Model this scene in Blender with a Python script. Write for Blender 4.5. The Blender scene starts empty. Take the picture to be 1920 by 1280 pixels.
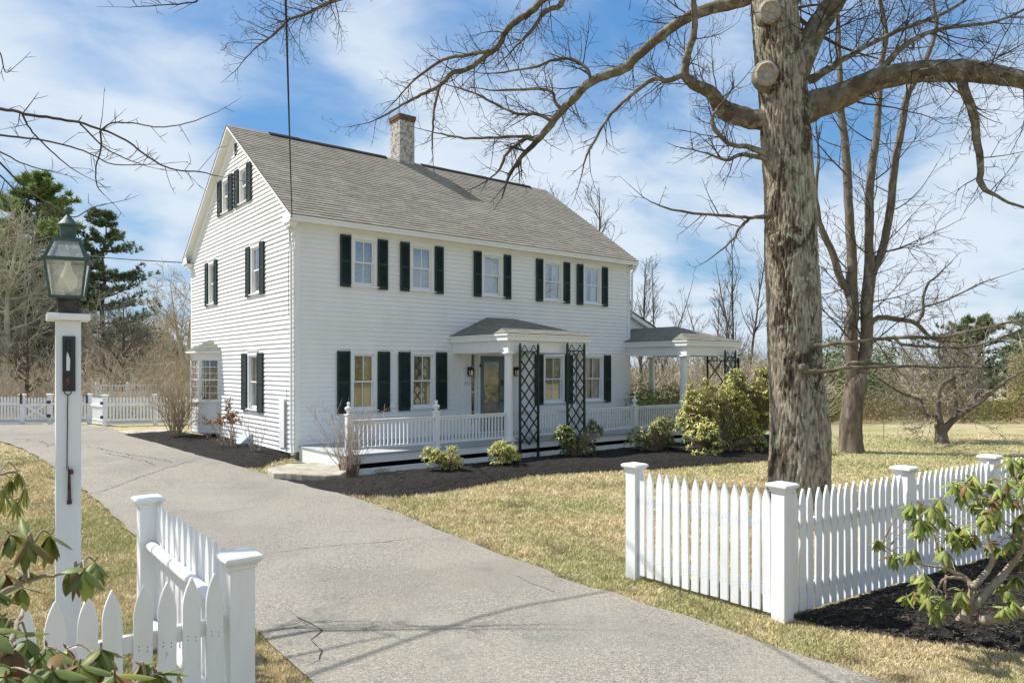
import bpy, bmesh, math, random
import numpy as np
from mathutils import Vector, Matrix, noise as mnoise

R = math.radians
scene = bpy.context.scene
COL = scene.collection

# ------------------------------------------------------------------ camera
F, YAW, CX, CY, CZ, Y0 = 1344.0, 0.67357, -6.412, -16.045, 2.0, 689.5
cam_d = bpy.data.cameras.new('camera')
cam = bpy.data.objects.new('camera', cam_d); COL.objects.link(cam)
cam_d.sensor_width = 36.0
cam_d.lens = F / 1920 * 36.0
cam_d.shift_y = (Y0 - 640.0) / 1920.0
cam_d.clip_start = 0.05; cam_d.clip_end = 2000
cam.location = (CX, CY, CZ)
cam.rotation_euler = (R(90), 0, -YAW)
scene.camera = cam

# ------------------------------------------------------------------ sun, sky, exposure
SUN_AZ, SUN_EL = R(-36), R(51.5)
S = Vector((math.sin(SUN_AZ) * math.cos(SUN_EL), math.cos(SUN_AZ) * math.cos(SUN_EL), math.sin(SUN_EL)))
sun_d = bpy.data.lights.new('sun', 'SUN'); sun_d.energy = 5.0; sun_d.angle = R(0.5); sun_d.color = (1.0, 0.972, 0.925)
sun = bpy.data.objects.new('sun', sun_d); COL.objects.link(sun)
sun.rotation_euler = (-S).to_track_quat('-Z', 'Y').to_euler(); sun.location = (-20, 20, 30)
scene.view_settings.view_transform = 'Standard'
scene.view_settings.look = 'None'
scene.view_settings.exposure = 0.47
scene.view_settings.gamma = 1.0
try: scene.view_settings.use_curve_mapping = False
except Exception: pass
scene.cycles.max_bounces = 8
scene.cycles.transparent_max_bounces = 16
scene.cycles.use_denoising = True

_s, _c = math.sin(YAW), math.cos(YAW)
def ray(u, v):
    a = (u - 960) / F; b = (Y0 - v) / F
    return Vector((a * _c + _s, -a * _s + _c, b))
def P(u, v, d): return Vector((CX, CY, CZ)) + d * ray(u, v)       # a place seen at pixel u, v of the photo, d metres ahead
def sm(t):
    t = min(1, max(0, t)); return t * t * (3 - 2 * t)
def g(x, y): return -0.2 + 0.15 * sm((y + 3) / 5.0) * sm((7 - x) / 7.0)   # height of the ground
def GP(u, v, off=0.0):                                             # ground point under a pixel
    z = -0.15; r = ray(u, v)
    for _ in range(8):
        t = (z - CZ) / r.z; p = Vector((CX, CY, CZ)) + t * r; z = g(p.x, p.y)
    return Vector((p.x, p.y, z + off))

def nd(nt, typ, **kw):
    n = nt.nodes.new(typ)
    for k, v in kw.items():
        if k.startswith('_'): setattr(n, k[1:], v)
        else:
            key = k.replace('__', ' ')
            n.inputs[int(key[1:]) if key[0] == 'i' and key[1:].isdigit() else key].default_value = v
    return n

world = bpy.data.worlds.new('World'); scene.world = world; world.use_nodes = True
nt = world.node_tree; nt.nodes.clear()
out = nt.nodes.new('ShaderNodeOutputWorld'); bg = nt.nodes.new('ShaderNodeBackground')
sky = nt.nodes.new('ShaderNodeTexSky'); sky.sky_type = 'NISHITA'; sky.sun_disc = False
sky.sun_elevation = SUN_EL; sky.sun_rotation = SUN_AZ; sky.altitude = 50; sky.air_density = 1.25; sky.dust_density = 0.5; sky.ozone_density = 2.6
tc = nt.nodes.new('ShaderNodeTexCoord')
sep = nt.nodes.new('ShaderNodeSeparateXYZ'); nt.links.new(tc.outputs['Generated'], sep.inputs[0])
def M(op, a, b=None, c=None, tree=None):
    tr = tree or nt
    n = tr.nodes.new('ShaderNodeMath'); n.operation = op
    for i, x in enumerate((a, b, c)):
        if x is None: continue
        if isinstance(x, (int, float)): n.inputs[i].default_value = x
        else: tr.links.new(x, n.inputs[i])
    return n.outputs[0]
zc = M('ADD', M('MAXIMUM', sep.outputs['Z'], 0.0), 0.22)
dv = nt.nodes.new('ShaderNodeCombineXYZ')
nt.links.new(M('DIVIDE', sep.outputs['X'], zc), dv.inputs[0]); nt.links.new(M('DIVIDE', sep.outputs['Y'], zc), dv.inputs[1])
mp = nt.nodes.new('ShaderNodeMapping'); mp.inputs['Rotation'].default_value = (0, 0, R(25)); mp.inputs['Scale'].default_value = (0.95, 1.2, 1)
nt.links.new(dv.outputs[0], mp.inputs[0])
n1 = nd(nt, 'ShaderNodeTexNoise', Scale=2.1, Detail=9.0, Roughness=0.52, Distortion=0.25); nt.links.new(mp.outputs[0], n1.inputs['Vector'])
n2 = nd(nt, 'ShaderNodeTexNoise', Scale=4.2, Detail=8.0, Roughness=0.6, Distortion=0.6); nt.links.new(mp.outputs[0], n2.inputs['Vector'])
acc = M('ADD', M('MULTIPLY', M('SUBTRACT', n1.outputs[0], 0.5), 2.6), M('MULTIPLY', M('SUBTRACT', n2.outputs[0], 0.5), 1.3))
CLOUDS = [(90, 215, .50, 220), (250, 205, .50, 300), (340, 270, .45, 400), (180, 330, .30, 160), (420, 130, .15, 400), (690, 95, .60, 420), (760, 300, .35, 250), (1000, 330, .50, 120), (1120, 430, .40, 160), (880, 230, .3, 300),
          (1720, 470, .50, 90), (1850, 300, .35, 160), (1380, 340, .35, 300), (1240, 570, .45, 200), (1900, 120, .35, 400), (10, 90, .25, 400), (1620, 420, .3, 200), (270, 500, .35, 500), (1700, 560, .3, 150),
          (470, 215, -.85, 500), (630, 200, -.75, 500), (330, 40, -.25, 400), (170, 110, -.5, 350), (60, 20, -.2, 500), (860, 60, -.60, 300), (1190, 120, -.55, 300), (1330, 220, -.55, 260), (1560, 180, -.70, 260),
          (1290, 480, -.95, 1300), (1370, 505, -.75, 1300), (230, 440, -.8, 900), (60, 375, -.5, 500), (1800, 60, -.45, 250), (1650, 320, -.3, 400), (560, 60, -.3, 500), (1050, 30, -.3, 400), (300, 560, -.35, 800), (1900, 420, -.2, 300)]
for u, v, w, k in CLOUDS:
    dvec = ray(u, v).normalized()
    dn = nt.nodes.new('ShaderNodeVectorMath'); dn.operation = 'DOT_PRODUCT'
    nt.links.new(tc.outputs['Generated'], dn.inputs[0]); dn.inputs[1].default_value = dvec
    acc = M('ADD', acc, M('MULTIPLY', M('EXPONENT', M('MULTIPLY', M('SUBTRACT', dn.outputs['Value'], 1.0), float(k))), w))
mr = nd(nt, 'ShaderNodeMapRange', _interpolation_type='SMOOTHSTEP'); nt.links.new(acc, mr.inputs[0])
mr.inputs[1].default_value = -0.90; mr.inputs[2].default_value = 0.84; mr.inputs[3].default_value = 0.02; mr.inputs[4].default_value = 0.96
hs = nd(nt, 'ShaderNodeHueSaturation', Saturation=1.32, Value=.98); nt.links.new(sky.outputs[0], hs.inputs['Color'])
mixc = nt.nodes.new('ShaderNodeMix'); mixc.data_type = 'RGBA'
mixb = nt.nodes.new('ShaderNodeMix'); mixb.data_type = 'RGBA'; mixb.inputs[0].default_value = 0.72; nt.links.new(hs.outputs[0], mixb.inputs[6])
grad = nt.nodes.new('ShaderNodeMix'); grad.data_type = 'RGBA'; nt.links.new(M('MINIMUM', M('MULTIPLY', M('MAXIMUM', sep.outputs['Z'], 0.0), 2.2), 1.0), grad.inputs[0])
grad.inputs[6].default_value = (1.75, 3.5, 5.6, 1); grad.inputs[7].default_value = (0.75, 2.25, 5.0, 1); nt.links.new(grad.outputs[2], mixb.inputs[7])
nt.links.new(mr.outputs[0], mixc.inputs[0]); nt.links.new(mixb.outputs[2], mixc.inputs[6]); mixc.inputs[7].default_value = (5.5, 6.15, 6.9, 1)
nt.links.new(mixc.outputs[2], bg.inputs[0]); bg.inputs[1].default_value = 0.1
nt.links.new(bg.outputs[0], out.inputs[0])

# ------------------------------------------------------------------ object helpers
def tag(o, label=None, cat=None, group=None, kind=None):
    if label: o['label'] = label
    if cat: o['category'] = cat
    if group: o['group'] = group
    if kind: o['kind'] = kind
    return o
def empty(name, loc=(0, 0, 0), rz=0.0, label=None, cat=None, group=None):
    o = bpy.data.objects.new(name, None); COL.objects.link(o); o.location = loc; o.rotation_euler = (0, 0, rz)
    o.empty_display_size = 0.3
    return tag(o, label, cat, group)
def copy_tree(o, parent=None):
    c = o.copy(); COL.objects.link(c); c.parent = parent
    for ch in list(o.children): copy_tree(ch, c)
    return c
class MB:
    def __init__(s): s.v = []; s.f = []; s.m = []
    def add(s, vs, fs, m=0):
        b = len(s.v); s.v.extend(vs)
        for f in fs: s.f.append(tuple(i + b for i in f)); s.m.append(m)
    def quad(s, a, b, c, d, m=0): s.add([a, b, c, d], [(0, 1, 2, 3)], m)
    def poly(s, pts, m=0): s.add(list(pts), [tuple(range(len(pts)))], m)
    def box(s, x0, x1, y0, y1, z0, z1, m=0):
        s.add([(x0, y0, z0), (x1, y0, z0), (x1, y1, z0), (x0, y1, z0), (x0, y0, z1), (x1, y0, z1), (x1, y1, z1), (x0, y1, z1)],
              [(0, 3, 2, 1), (4, 5, 6, 7), (0, 1, 5, 4), (1, 2, 6, 5), (2, 3, 7, 6), (3, 0, 4, 7)], m)
    def bar(s, a, b, w, h, m=0, up=(0, 0, 1)):                     # rectangular bar from a to b, w across, h along up
        a = Vector(a); b = Vector(b); d = (b - a).normalized(); u = Vector(up); r = d.cross(u).normalized(); u = r.cross(d).normalized()
        r *= w / 2; u *= h / 2
        s.add([tuple(a - r - u), tuple(a + r - u), tuple(a + r + u), tuple(a - r + u), tuple(b - r - u), tuple(b + r - u), tuple(b + r + u), tuple(b - r + u)],
              [(0, 3, 2, 1), (4, 5, 6, 7), (0, 1, 5, 4), (1, 2, 6, 5), (2, 3, 7, 6), (3, 0, 4, 7)], m)
    def prism(s, pts, off, m=0):                                   # polygon pts extruded by vector off
        n = len(pts); off = Vector(off); a = [tuple(p) for p in pts]; b = [tuple(Vector(p) + off) for p in pts]
        s.add(a + b, [tuple(range(n))[::-1], tuple(range(n, 2 * n))] + [(i, (i + 1) % n, n + (i + 1) % n, n + i) for i in range(n)], m)
    def lathe(s, prof, n=16, c=(0, 0, 0), m=0):
        vs = []; fs = []
        for r, z in prof:
            for i in range(n):
                a = 2 * math.pi * i / n; vs.append((c[0] + r * math.cos(a), c[1] + r * math.sin(a), c[2] + z))
        for j in range(len(prof) - 1):
            for i in range(n):
                fs.append((j * n + i, j * n + (i + 1) % n, (j + 1) * n + (i + 1) % n, (j + 1) * n + i))
        s.add(vs, fs, m)
    def tube(s, pts, rad, n=5, m=0, cap=True):
        k = len(pts); vs = []; fs = []
        d = (pts[1] - pts[0]); d = d.normalized() if d.length > 1e-9 else Vector((0, 0, 1))
        r = d.orthogonal().normalized()
        for i in range(k):
            if i < k - 1: dd = pts[i + 1] - pts[i]
            if i > 0 and i < k - 1: dd = pts[i + 1] - pts[i - 1]
            if dd.length > 1e-9: d = dd.normalized()
            r = r - d * r.dot(d)
            r = r.normalized() if r.length > 1e-6 else d.orthogonal().normalized()
            b = d.cross(r); q = rad[i] if hasattr(rad, '__len__') else rad; p = pts[i]
            for j in range(n):
                a = 2 * math.pi * j / n; ca = math.cos(a) * q; sa = math.sin(a) * q
                vs.append((p.x + r.x * ca + b.x * sa, p.y + r.y * ca + b.y * sa, p.z + r.z * ca + b.z * sa))
        for i in range(k - 1):
            for j in range(n):
                fs.append((i * n + j, i * n + (j + 1) % n, (i + 1) * n + (j + 1) % n, (i + 1) * n + j))
        if cap: fs.append(tuple(range(n))[::-1]); fs.append(tuple(range((k - 1) * n, k * n)))
        s.add(vs, fs, m)
    def build(s, name, mats, parent=None, smooth=False, loc=None, rz=0.0):
        me = bpy.data.meshes.new(name); me.from_pydata([tuple(v) for v in s.v], [], s.f)
        mats = mats if isinstance(mats, (list, tuple)) else [mats]
        for m_ in mats: me.materials.append(m_)
        if len(mats) > 1: me.polygons.foreach_set('material_index', s.m)
        if smooth: me.polygons.foreach_set('use_smooth', [True] * len(s.f))
        me.update()
        o = bpy.data.objects.new(name, me); COL.objects.link(o)
        if parent: o.parent = parent
        if loc is not None: o.location = loc
        o.rotation_euler = (0, 0, rz)
        return o
def share(name, src, parent=None, loc=(0, 0, 0), rz=0.0):
    o = bpy.data.objects.new(name, src.data); COL.objects.link(o); o.parent = parent; o.location = loc; o.rotation_euler = (0, 0, rz); return o
def bevel(o, w=0.004, seg=1):
    m = o.modifiers.new('b', 'BEVEL'); m.width = w; m.segments = seg; m.limit_method = 'ANGLE'; return o

# ------------------------------------------------------------------ materials
def mat(name, col, rough=0.7, spec=0.3, col2=None, nscale=3.0, nfac=1.0, bump=0.0, bscale=40.0, col3=None, n3scale=0.8, thr=(0.4, 0.62), thr3=(0.5, 0.62), metal=0.0, obj=False, stretch=None, alpha=None):
    m = bpy.data.materials.new(name); m.use_nodes = True; t = m.node_tree; b = t.nodes['Principled BSDF']
    b.inputs['Roughness'].default_value = rough; b.inputs['Specular IOR Level'].default_value = spec; b.inputs['Metallic'].default_value = metal
    b.inputs['Base Color'].default_value = (*col, 1)
    if obj: cn = t.nodes.new('ShaderNodeTexCoord').outputs['Object']
    else: cn = t.nodes.new('ShaderNodeNewGeometry').outputs['Position']
    if stretch:
        mpn = t.nodes.new('ShaderNodeMapping'); mpn.inputs['Scale'].default_value = stretch; t.links.new(cn, mpn.inputs[0]); cn = mpn.outputs[0]
    cur = None
    if col2 is not None:
        n = nd(t, 'ShaderNodeTexNoise', Scale=nscale, Detail=7.0, Roughness=0.62); t.links.new(cn, n.inputs['Vector'])
        r = nd(t, 'ShaderNodeMapRange'); r.inputs[1].default_value = thr[0]; r.inputs[2].default_value = thr[1]; r.inputs[4].default_value = nfac
        t.links.new(n.outputs[0], r.inputs[0])
        x = t.nodes.new('ShaderNodeMix'); x.data_type = 'RGBA'; t.links.new(r.outputs[0], x.inputs[0])
        x.inputs[6].default_value = (*col, 1); x.inputs[7].default_value = (*col2, 1); cur = x.outputs[2]
    if col3 is not None:
        n = nd(t, 'ShaderNodeTexNoise', Scale=n3scale, Detail=6.0, Roughness=0.6); t.links.new(cn, n.inputs['Vector'])
        r = nd(t, 'ShaderNodeMapRange'); r.inputs[1].default_value = thr3[0]; r.inputs[2].default_value = thr3[1]
        t.links.new(n.outputs[0], r.inputs[0])
        x = t.nodes.new('ShaderNodeMix'); x.data_type = 'RGBA'; t.links.new(r.outputs[0], x.inputs[0])
        if cur: t.links.new(cur, x.inputs[6])
        else: x.inputs[6].default_value = (*col, 1)
        x.inputs[7].default_value = (*col3, 1); cur = x.outputs[2]
    if cur: t.links.new(cur, b.inputs['Base Color'])
    if bump:
        n = nd(t, 'ShaderNodeTexNoise', Scale=bscale, Detail=6.0, Roughness=0.65); t.links.new(cn, n.inputs['Vector'])
        bp = nd(t, 'ShaderNodeBump', Strength=min(1.0, bump), Distance=0.01 * max(1.0, bump)); t.links.new(n.outputs[0], bp.inputs['Height']); t.links.new(bp.outputs[0], b.inputs['Normal'])
    return m
def leaf_mat(name, col, col2, nscale=1.5, rough=0.45, trans=0.25, spec=0.4, back=None, thr=(0.4, 0.6)):
    m = mat(name, col, rough, spec, col2, nscale, thr=thr)
    t = m.node_tree; b = t.nodes['Principled BSDF']; o = t.nodes['Material Output']
    # per-leaf variation from the mesh island
    gi = t.nodes.new('ShaderNodeNewGeometry'); link = b.inputs['Base Color'].links[0].from_socket
    v = nd(t, 'ShaderNodeMapRange'); v.inputs[3].default_value = 0.72; v.inputs[4].default_value = 1.3; t.links.new(gi.outputs['Random Per Island'], v.inputs[0])
    h = t.nodes.new('ShaderNodeHueSaturation'); t.links.new(v.outputs[0], h.inputs['Value']); t.links.new(link, h.inputs['Color'])
    t.links.new(h.outputs[0], b.inputs['Base Color'])
    tr = t.nodes.new('ShaderNodeBsdfTranslucent'); t.links.new(h.outputs[0], tr.inputs[0])
    mx = t.nodes.new('ShaderNodeMixShader'); mx.inputs[0].default_value = trans
    t.links.new(b.outputs[0], mx.inputs[1]); t.links.new(tr.outputs[0], mx.inputs[2]); t.links.new(mx.outputs[0], o.inputs[0])
    return m
def glass_mat(name, tint=(1, 1, 1), refl=1.0, rough=0.02, base=0.08):
    m = bpy.data.materials.new(name); m.use_nodes = True; t = m.node_tree; t.nodes.clear()
    o = t.nodes.new('ShaderNodeOutputMaterial'); a = t.nodes.new('ShaderNodeBsdfTransparent'); a.inputs[0].default_value = (*tint, 1)
    gl = t.nodes.new('ShaderNodeBsdfGlossy'); gl.inputs['Roughness'].default_value = rough; gl.inputs[0].default_value = (.95, .97, 1, 1)
    lw = nd(t, 'ShaderNodeLayerWeight', Blend=0.35)
    f = M('MINIMUM', M('ADD', M('MULTIPLY', lw.outputs['Facing'], refl * 0.75, tree=t), base, tree=t), 1.0, tree=t)
    mx = t.nodes.new('ShaderNodeMixShader'); t.links.new(f, mx.inputs[0]); t.links.new(a.outputs[0], mx.inputs[1]); t.links.new(gl.outputs[0], mx.inputs[2])
    t.links.new(mx.outputs[0], o.inputs[0]); return m

WHITE = mat('white_paint', (.80, .80, .78), .55, .35, (.70, .69, .65), 1.6, .5, .15, 60, thr=(.45, .75))
SIDING = mat('siding_paint', (.80, .80, .785), .6, .3, (.66, .66, .63), .9, .55, .12, 90, thr=(.45, .8))
DARKGREEN = mat('shutter_green', (.010, .024, .022), .5, .35, (.020, .040, .036), 2.5, bump=.1)  # one dark green paint for all shutters and trellises
SHUTGABLE = DARKGREEN
FENCEW = mat('fence_paint', (.80, .80, .79), .5, .35, (.58, .57, .51), 3.2, .55, .25, 120, thr=(.5, .78), stretch=(1, 1, .3), col3=(.46, .43, .36), n3scale=16, thr3=(.70, .76))
CHIMW = mat('chimney_whitewash', (.54, .52, .48), .85, .1, (.24, .19, .16), 9, 1.0, .5, 60, thr=(.44, .62))
CHIMB = mat('chimney_brick', (.20, .13, .09), .9, .1, (.10, .075, .055), 14, 1.0, .5, 60)
GLASS = glass_mat('window_glass', (.92, .95, .95), .8, .03, .10)
GLASS_UP = glass_mat('upper_window_glass', (.88, .92, .95), 1.0, .03, .15)
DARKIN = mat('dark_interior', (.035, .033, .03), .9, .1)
BLINDW = mat('white_blind', (.62, .66, .70), .6, .2)
BLINDT = mat('tan_blind', (.50, .34, .13), .6, .2)
BLINDG = mat('pale_blind', (.22, .19, .13), .6, .2)
CURT = mat('curtain_cloth', (.60, .60, .55), .9, .05, (.42, .42, .38), 6, stretch=(3, 3, .3))
CONC = mat('concrete', (.40, .36, .29), .9, .1, (.30, .27, .21), 5, 1, .4, 60, col3=(.48, .44, .36), n3scale=2)
BLACK = mat('black_iron', (.015, .015, .016), .4, .5, (.035, .03, .028), 12)
RUST = mat('rusty_iron', (.10, .045, .03), .8, .2, (.03, .02, .018), 30)
COPPER = mat('green_copper', (.045, .085, .075), .55, .4, (.13, .19, .16), 10, 1, .2, 60, thr=(.5, .75))
WIRE = mat('wire_black', (.02, .02, .02), .6, .2)
DOORC = mat('door_bluegrey', (.17, .235, .25), .5, .3, (.15, .21, .225), 3)
STONEF = mat('foundation_stone', (.25, .23, .2), .9, .1, (.15, .14, .12), 4, 1, .5, 30)
WIREM = WIRE
def shingles(name, c1, c2, c3, obj=True):
    m = mat(name, c1, .92, .12, c2, 7.0, .8, .6, 160, thr=(.3, .7), col3=c3, n3scale=.7, thr3=(.45, .75))
    t = m.node_tree; b = t.nodes['Principled BSDF']; link = b.inputs['Base Color'].links[0].from_socket
    gi = t.nodes.new('ShaderNodeNewGeometry')
    v = nd(t, 'ShaderNodeMapRange'); v.inputs[3].default_value = 0.86; v.inputs[4].default_value = 1.1; t.links.new(gi.outputs['Random Per Island'], v.inputs[0])
    h = t.nodes.new('ShaderNodeHueSaturation'); t.links.new(v.outputs[0], h.inputs['Value']); t.links.new(link, h.inputs['Color']); t.links.new(h.outputs[0], b.inputs['Base Color'])
    return m
ROOF = shingles('roof_shingles', (.33, .295, .24), (.25, .22, .175), (.36, .325, .265))
ROOFG = shingles('bay_shingles', (.18, .195, .16), (.13, .14, .115), (.22, .23, .185))
ROOFL = shingles('porch_shingles', (.25, .235, .19), (.17, .165, .135), (.29, .27, .21))
from mathutils.geometry import tessellate_polygon
# ------------------------------------------------------------------ ground, driveway, beds, grass
HOUSE_L, HOUSE_W = 11.33, 8.70
def lawn_mat(name, blade=False):
    m = bpy.data.materials.new(name); m.use_nodes = True; t = m.node_tree; b = t.nodes['Principled BSDF']
    b.inputs['Roughness'].default_value = .9; b.inputs['Specular IOR Level'].default_value = .1
    pos = t.nodes.new('ShaderNodeNewGeometry')
    def nz(sc, det=6, ro=.6):
        n = nd(t, 'ShaderNodeTexNoise', Scale=sc, Detail=float(det), Roughness=ro); t.links.new(pos.outputs['Position'], n.inputs['Vector']); return n.outputs[0]
    def rng(x, a, c, lo=0.0, hi=1.0):
        r = nd(t, 'ShaderNodeMapRange', _interpolation_type='SMOOTHSTEP'); r.inputs[1].default_value = a; r.inputs[2].default_value = c; r.inputs[3].default_value = lo; r.inputs[4].default_value = hi
        t.links.new(x, r.inputs[0]); return r.outputs[0]
    def mix(f, a, c):
        x = t.nodes.new('ShaderNodeMix'); x.data_type = 'RGBA'; t.links.new(f, x.inputs[0])
        for i, q in ((6, a), (7, c)):
            if isinstance(q, tuple): x.inputs[i].default_value = (*q, 1)
            else: t.links.new(q, x.inputs[i])
        return x.outputs[2]
    straw = mix(rng(nz(9), .35, .65), (.63, .53, .325), (.49, .40, .225))
    green = mix(rng(nz(5), .35, .65), (.30, .31, .12), (.42, .41, .19))
    sp = t.nodes.new('ShaderNodeSeparateXYZ'); t.links.new(pos.outputs['Position'], sp.inputs[0])
    # the far lawn beyond the big maple is greener, the field straw again at its end
    far = M('MULTIPLY', rng(sp.outputs['X'], 6.0, 12.0), rng(sp.outputs['X'], 20.0, 15.0), tree=t)
    gf = M('ADD', M('MULTIPLY', rng(nz(.55), .44, .62), .62, tree=t), M('MULTIPLY', far, .38, tree=t), tree=t)
    gf = M('MINIMUM', M('ADD', gf, M('MULTIPLY', rng(nz(3.2), .5, .7), .25, tree=t), tree=t), .85, tree=t)
    c = mix(gf, straw, green)
    c = mix(rng(nz(1.7), .57, .70, 0, .6), c, (.20, .14, .075))
    if blade:
        v = nd(t, 'ShaderNodeMapRange'); v.inputs[3].default_value = .75; v.inputs[4].default_value = 1.5; t.links.new(pos.outputs['Random Per Island'], v.inputs[0])
        h = t.nodes.new('ShaderNodeHueSaturation'); t.links.new(v.outputs[0], h.inputs['Value']); t.links.new(c, h.inputs['Color']); c = h.outputs[0]
    else:
        n = nd(t, 'ShaderNodeTexNoise', Scale=45.0, Detail=6.0, Roughness=.7); t.links.new(pos.outputs['Position'], n.inputs['Vector'])
        c = mix(rng(n.outputs[0], .35, .62, .6, 0), c, (.10, .075, .035))
        bp = nd(t, 'ShaderNodeBump', Strength=.8, Distance=.03); t.links.new(n.outputs[0], bp.inputs['Height']); t.links.new(bp.outputs[0], b.inputs['Normal'])
    t.links.new(c, b.inputs['Base Color'])
    return m
LAWN = lawn_mat('lawn'); BLADE = lawn_mat('grass_blades', True)

def grid_axis(lo, hi, a, b, fine):
    xs = list(np.arange(a, b + 1e-6, fine)); x = a; st = fine
    left = []
    while x > lo: st *= 1.35; x -= st; left.append(x)
    x = b; st = fine; right = []
    while x < hi: st *= 1.35; x += st; right.append(x)
    return left[::-1] + [float(q) for q in xs] + right
gx = grid_axis(-700, 900, -14, 26, .4); gy = grid_axis(-500, 900, -18, 22, .4)
mb = MB()
for y in gy:
    for x in gx:
        d = math.hypot(x - CX, y - CY)
        z = g(x, y) + (.012 * (mnoise.noise(Vector((x * .7, y * .7, 0)))) if d < 60 else 0)
        mb.v.append((x, y, z - .03))
nx = len(gx)
for j in range(len(gy) - 1):
    for i in range(nx - 1):
        mb.f.append((j * nx + i, j * nx + i + 1, (j + 1) * nx + i + 1, (j + 1) * nx + i)); mb.m.append(0)
tag(mb.build('lawn', LAWN, smooth=True), 'dry straw coloured lawn with green patches around the house', 'lawn', kind='structure')

def sheet(pts, cell, zf, extra=None):
    """polygon (world xy) cut along a grid, every vertex lifted to zf(x, y)"""
    bm = bmesh.new(); vs = [bm.verts.new((p[0], p[1], 0)) for p in pts]
    for tri in tessellate_polygon([[Vector((p[0], p[1], 0)) for p in pts]]):
        try: bm.faces.new([vs[i] for i in tri])
        except ValueError: pass
    xs = [p[0] for p in pts]; ys = [p[1] for p in pts]
    for ax, lo, hi in ((0, min(xs), max(xs)), (1, min(ys), max(ys))):
        q = math.floor(lo / cell) * cell + cell
        while q < hi:
            co = (q, 0, 0) if ax == 0 else (0, q, 0); no = (1, 0, 0) if ax == 0 else (0, 1, 0)
            bmesh.ops.bisect_plane(bm, geom=bm.verts[:] + bm.edges[:] + bm.faces[:], plane_co=co, plane_no=no, dist=1e-5); q += cell
    for v in bm.verts: v.co.z = zf(v.co.x, v.co.y)
    return bm
def bm_obj(bm, name, mats, smooth=True):
    bm.normal_update()
    bmesh.ops.reverse_faces(bm, faces=[f for f in bm.faces if f.normal.z < 0])
    me = bpy.data.meshes.new(name); bm.to_mesh(me); bm.free()
    for m_ in (mats if isinstance(mats, list) else [mats]): me.materials.append(m_)
    for p in me.polygons: p.use_smooth = smooth
    o = bpy.data.objects.new(name, me); COL.objects.link(o); return o
def wob(pts, amp=.05, step=.25, seed=0):
    """resample a closed outline and make it irregular"""
    rr = random.Random(seed); o = []
    for i in range(len(pts)):
        a = Vector(pts[i][:2]); b = Vector(pts[(i + 1) % len(pts)][:2]); n = max(1, int((b - a).length / step)); nrm = Vector((-(b - a).y, (b - a).x))
        if nrm.length > 0: nrm.normalize()
        for k in range(n):
            t = k / n; p = a.lerp(b, t); q = amp * (mnoise.noise(Vector((p.x * 1.3, p.y * 1.3, seed))) + .6 * mnoise.noise(Vector((p.x * 5, p.y * 5, seed))))
            o.append((p.x + nrm.x * q, p.y + nrm.y * q))
    return o
def pts_of(l): return [tuple(GP(u, v)[:2]) for u, v in l]
DR = pts_of([(1760, 1310), (1650, 1278), (1560, 1243), (1400, 1190), (1280, 1150), (1170, 1120), (1080, 1090), (1000, 1060), (930, 1034), (870, 1011), (800, 983), (740, 960), (680, 938), (630, 924), (590, 915), (555, 904), (500, 888),
             (440, 872), (370, 853), (300, 832), (262, 822), (240, 812), (222, 806), (200, 801), (160, 797), (120, 796), (60, 794.5), (0, 793.5), (-200, 793)])
DR += pts_of([(-500, 812), (-150, 818), (0, 826), (30, 836), (60, 850), (90, 868), (120, 888), (165, 925), (200, 951), (232, 985), (270, 1015), (330, 1060), (400, 1115), (490, 1190), (540, 1232), (610, 1300)])
DR += [tuple((GP(640, 1340))[:2]), tuple(GP(1500, 1900)[:2]), tuple(GP(3000, 1600)[:2])]
DRW = wob(DR, .07, .22, 3)
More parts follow.
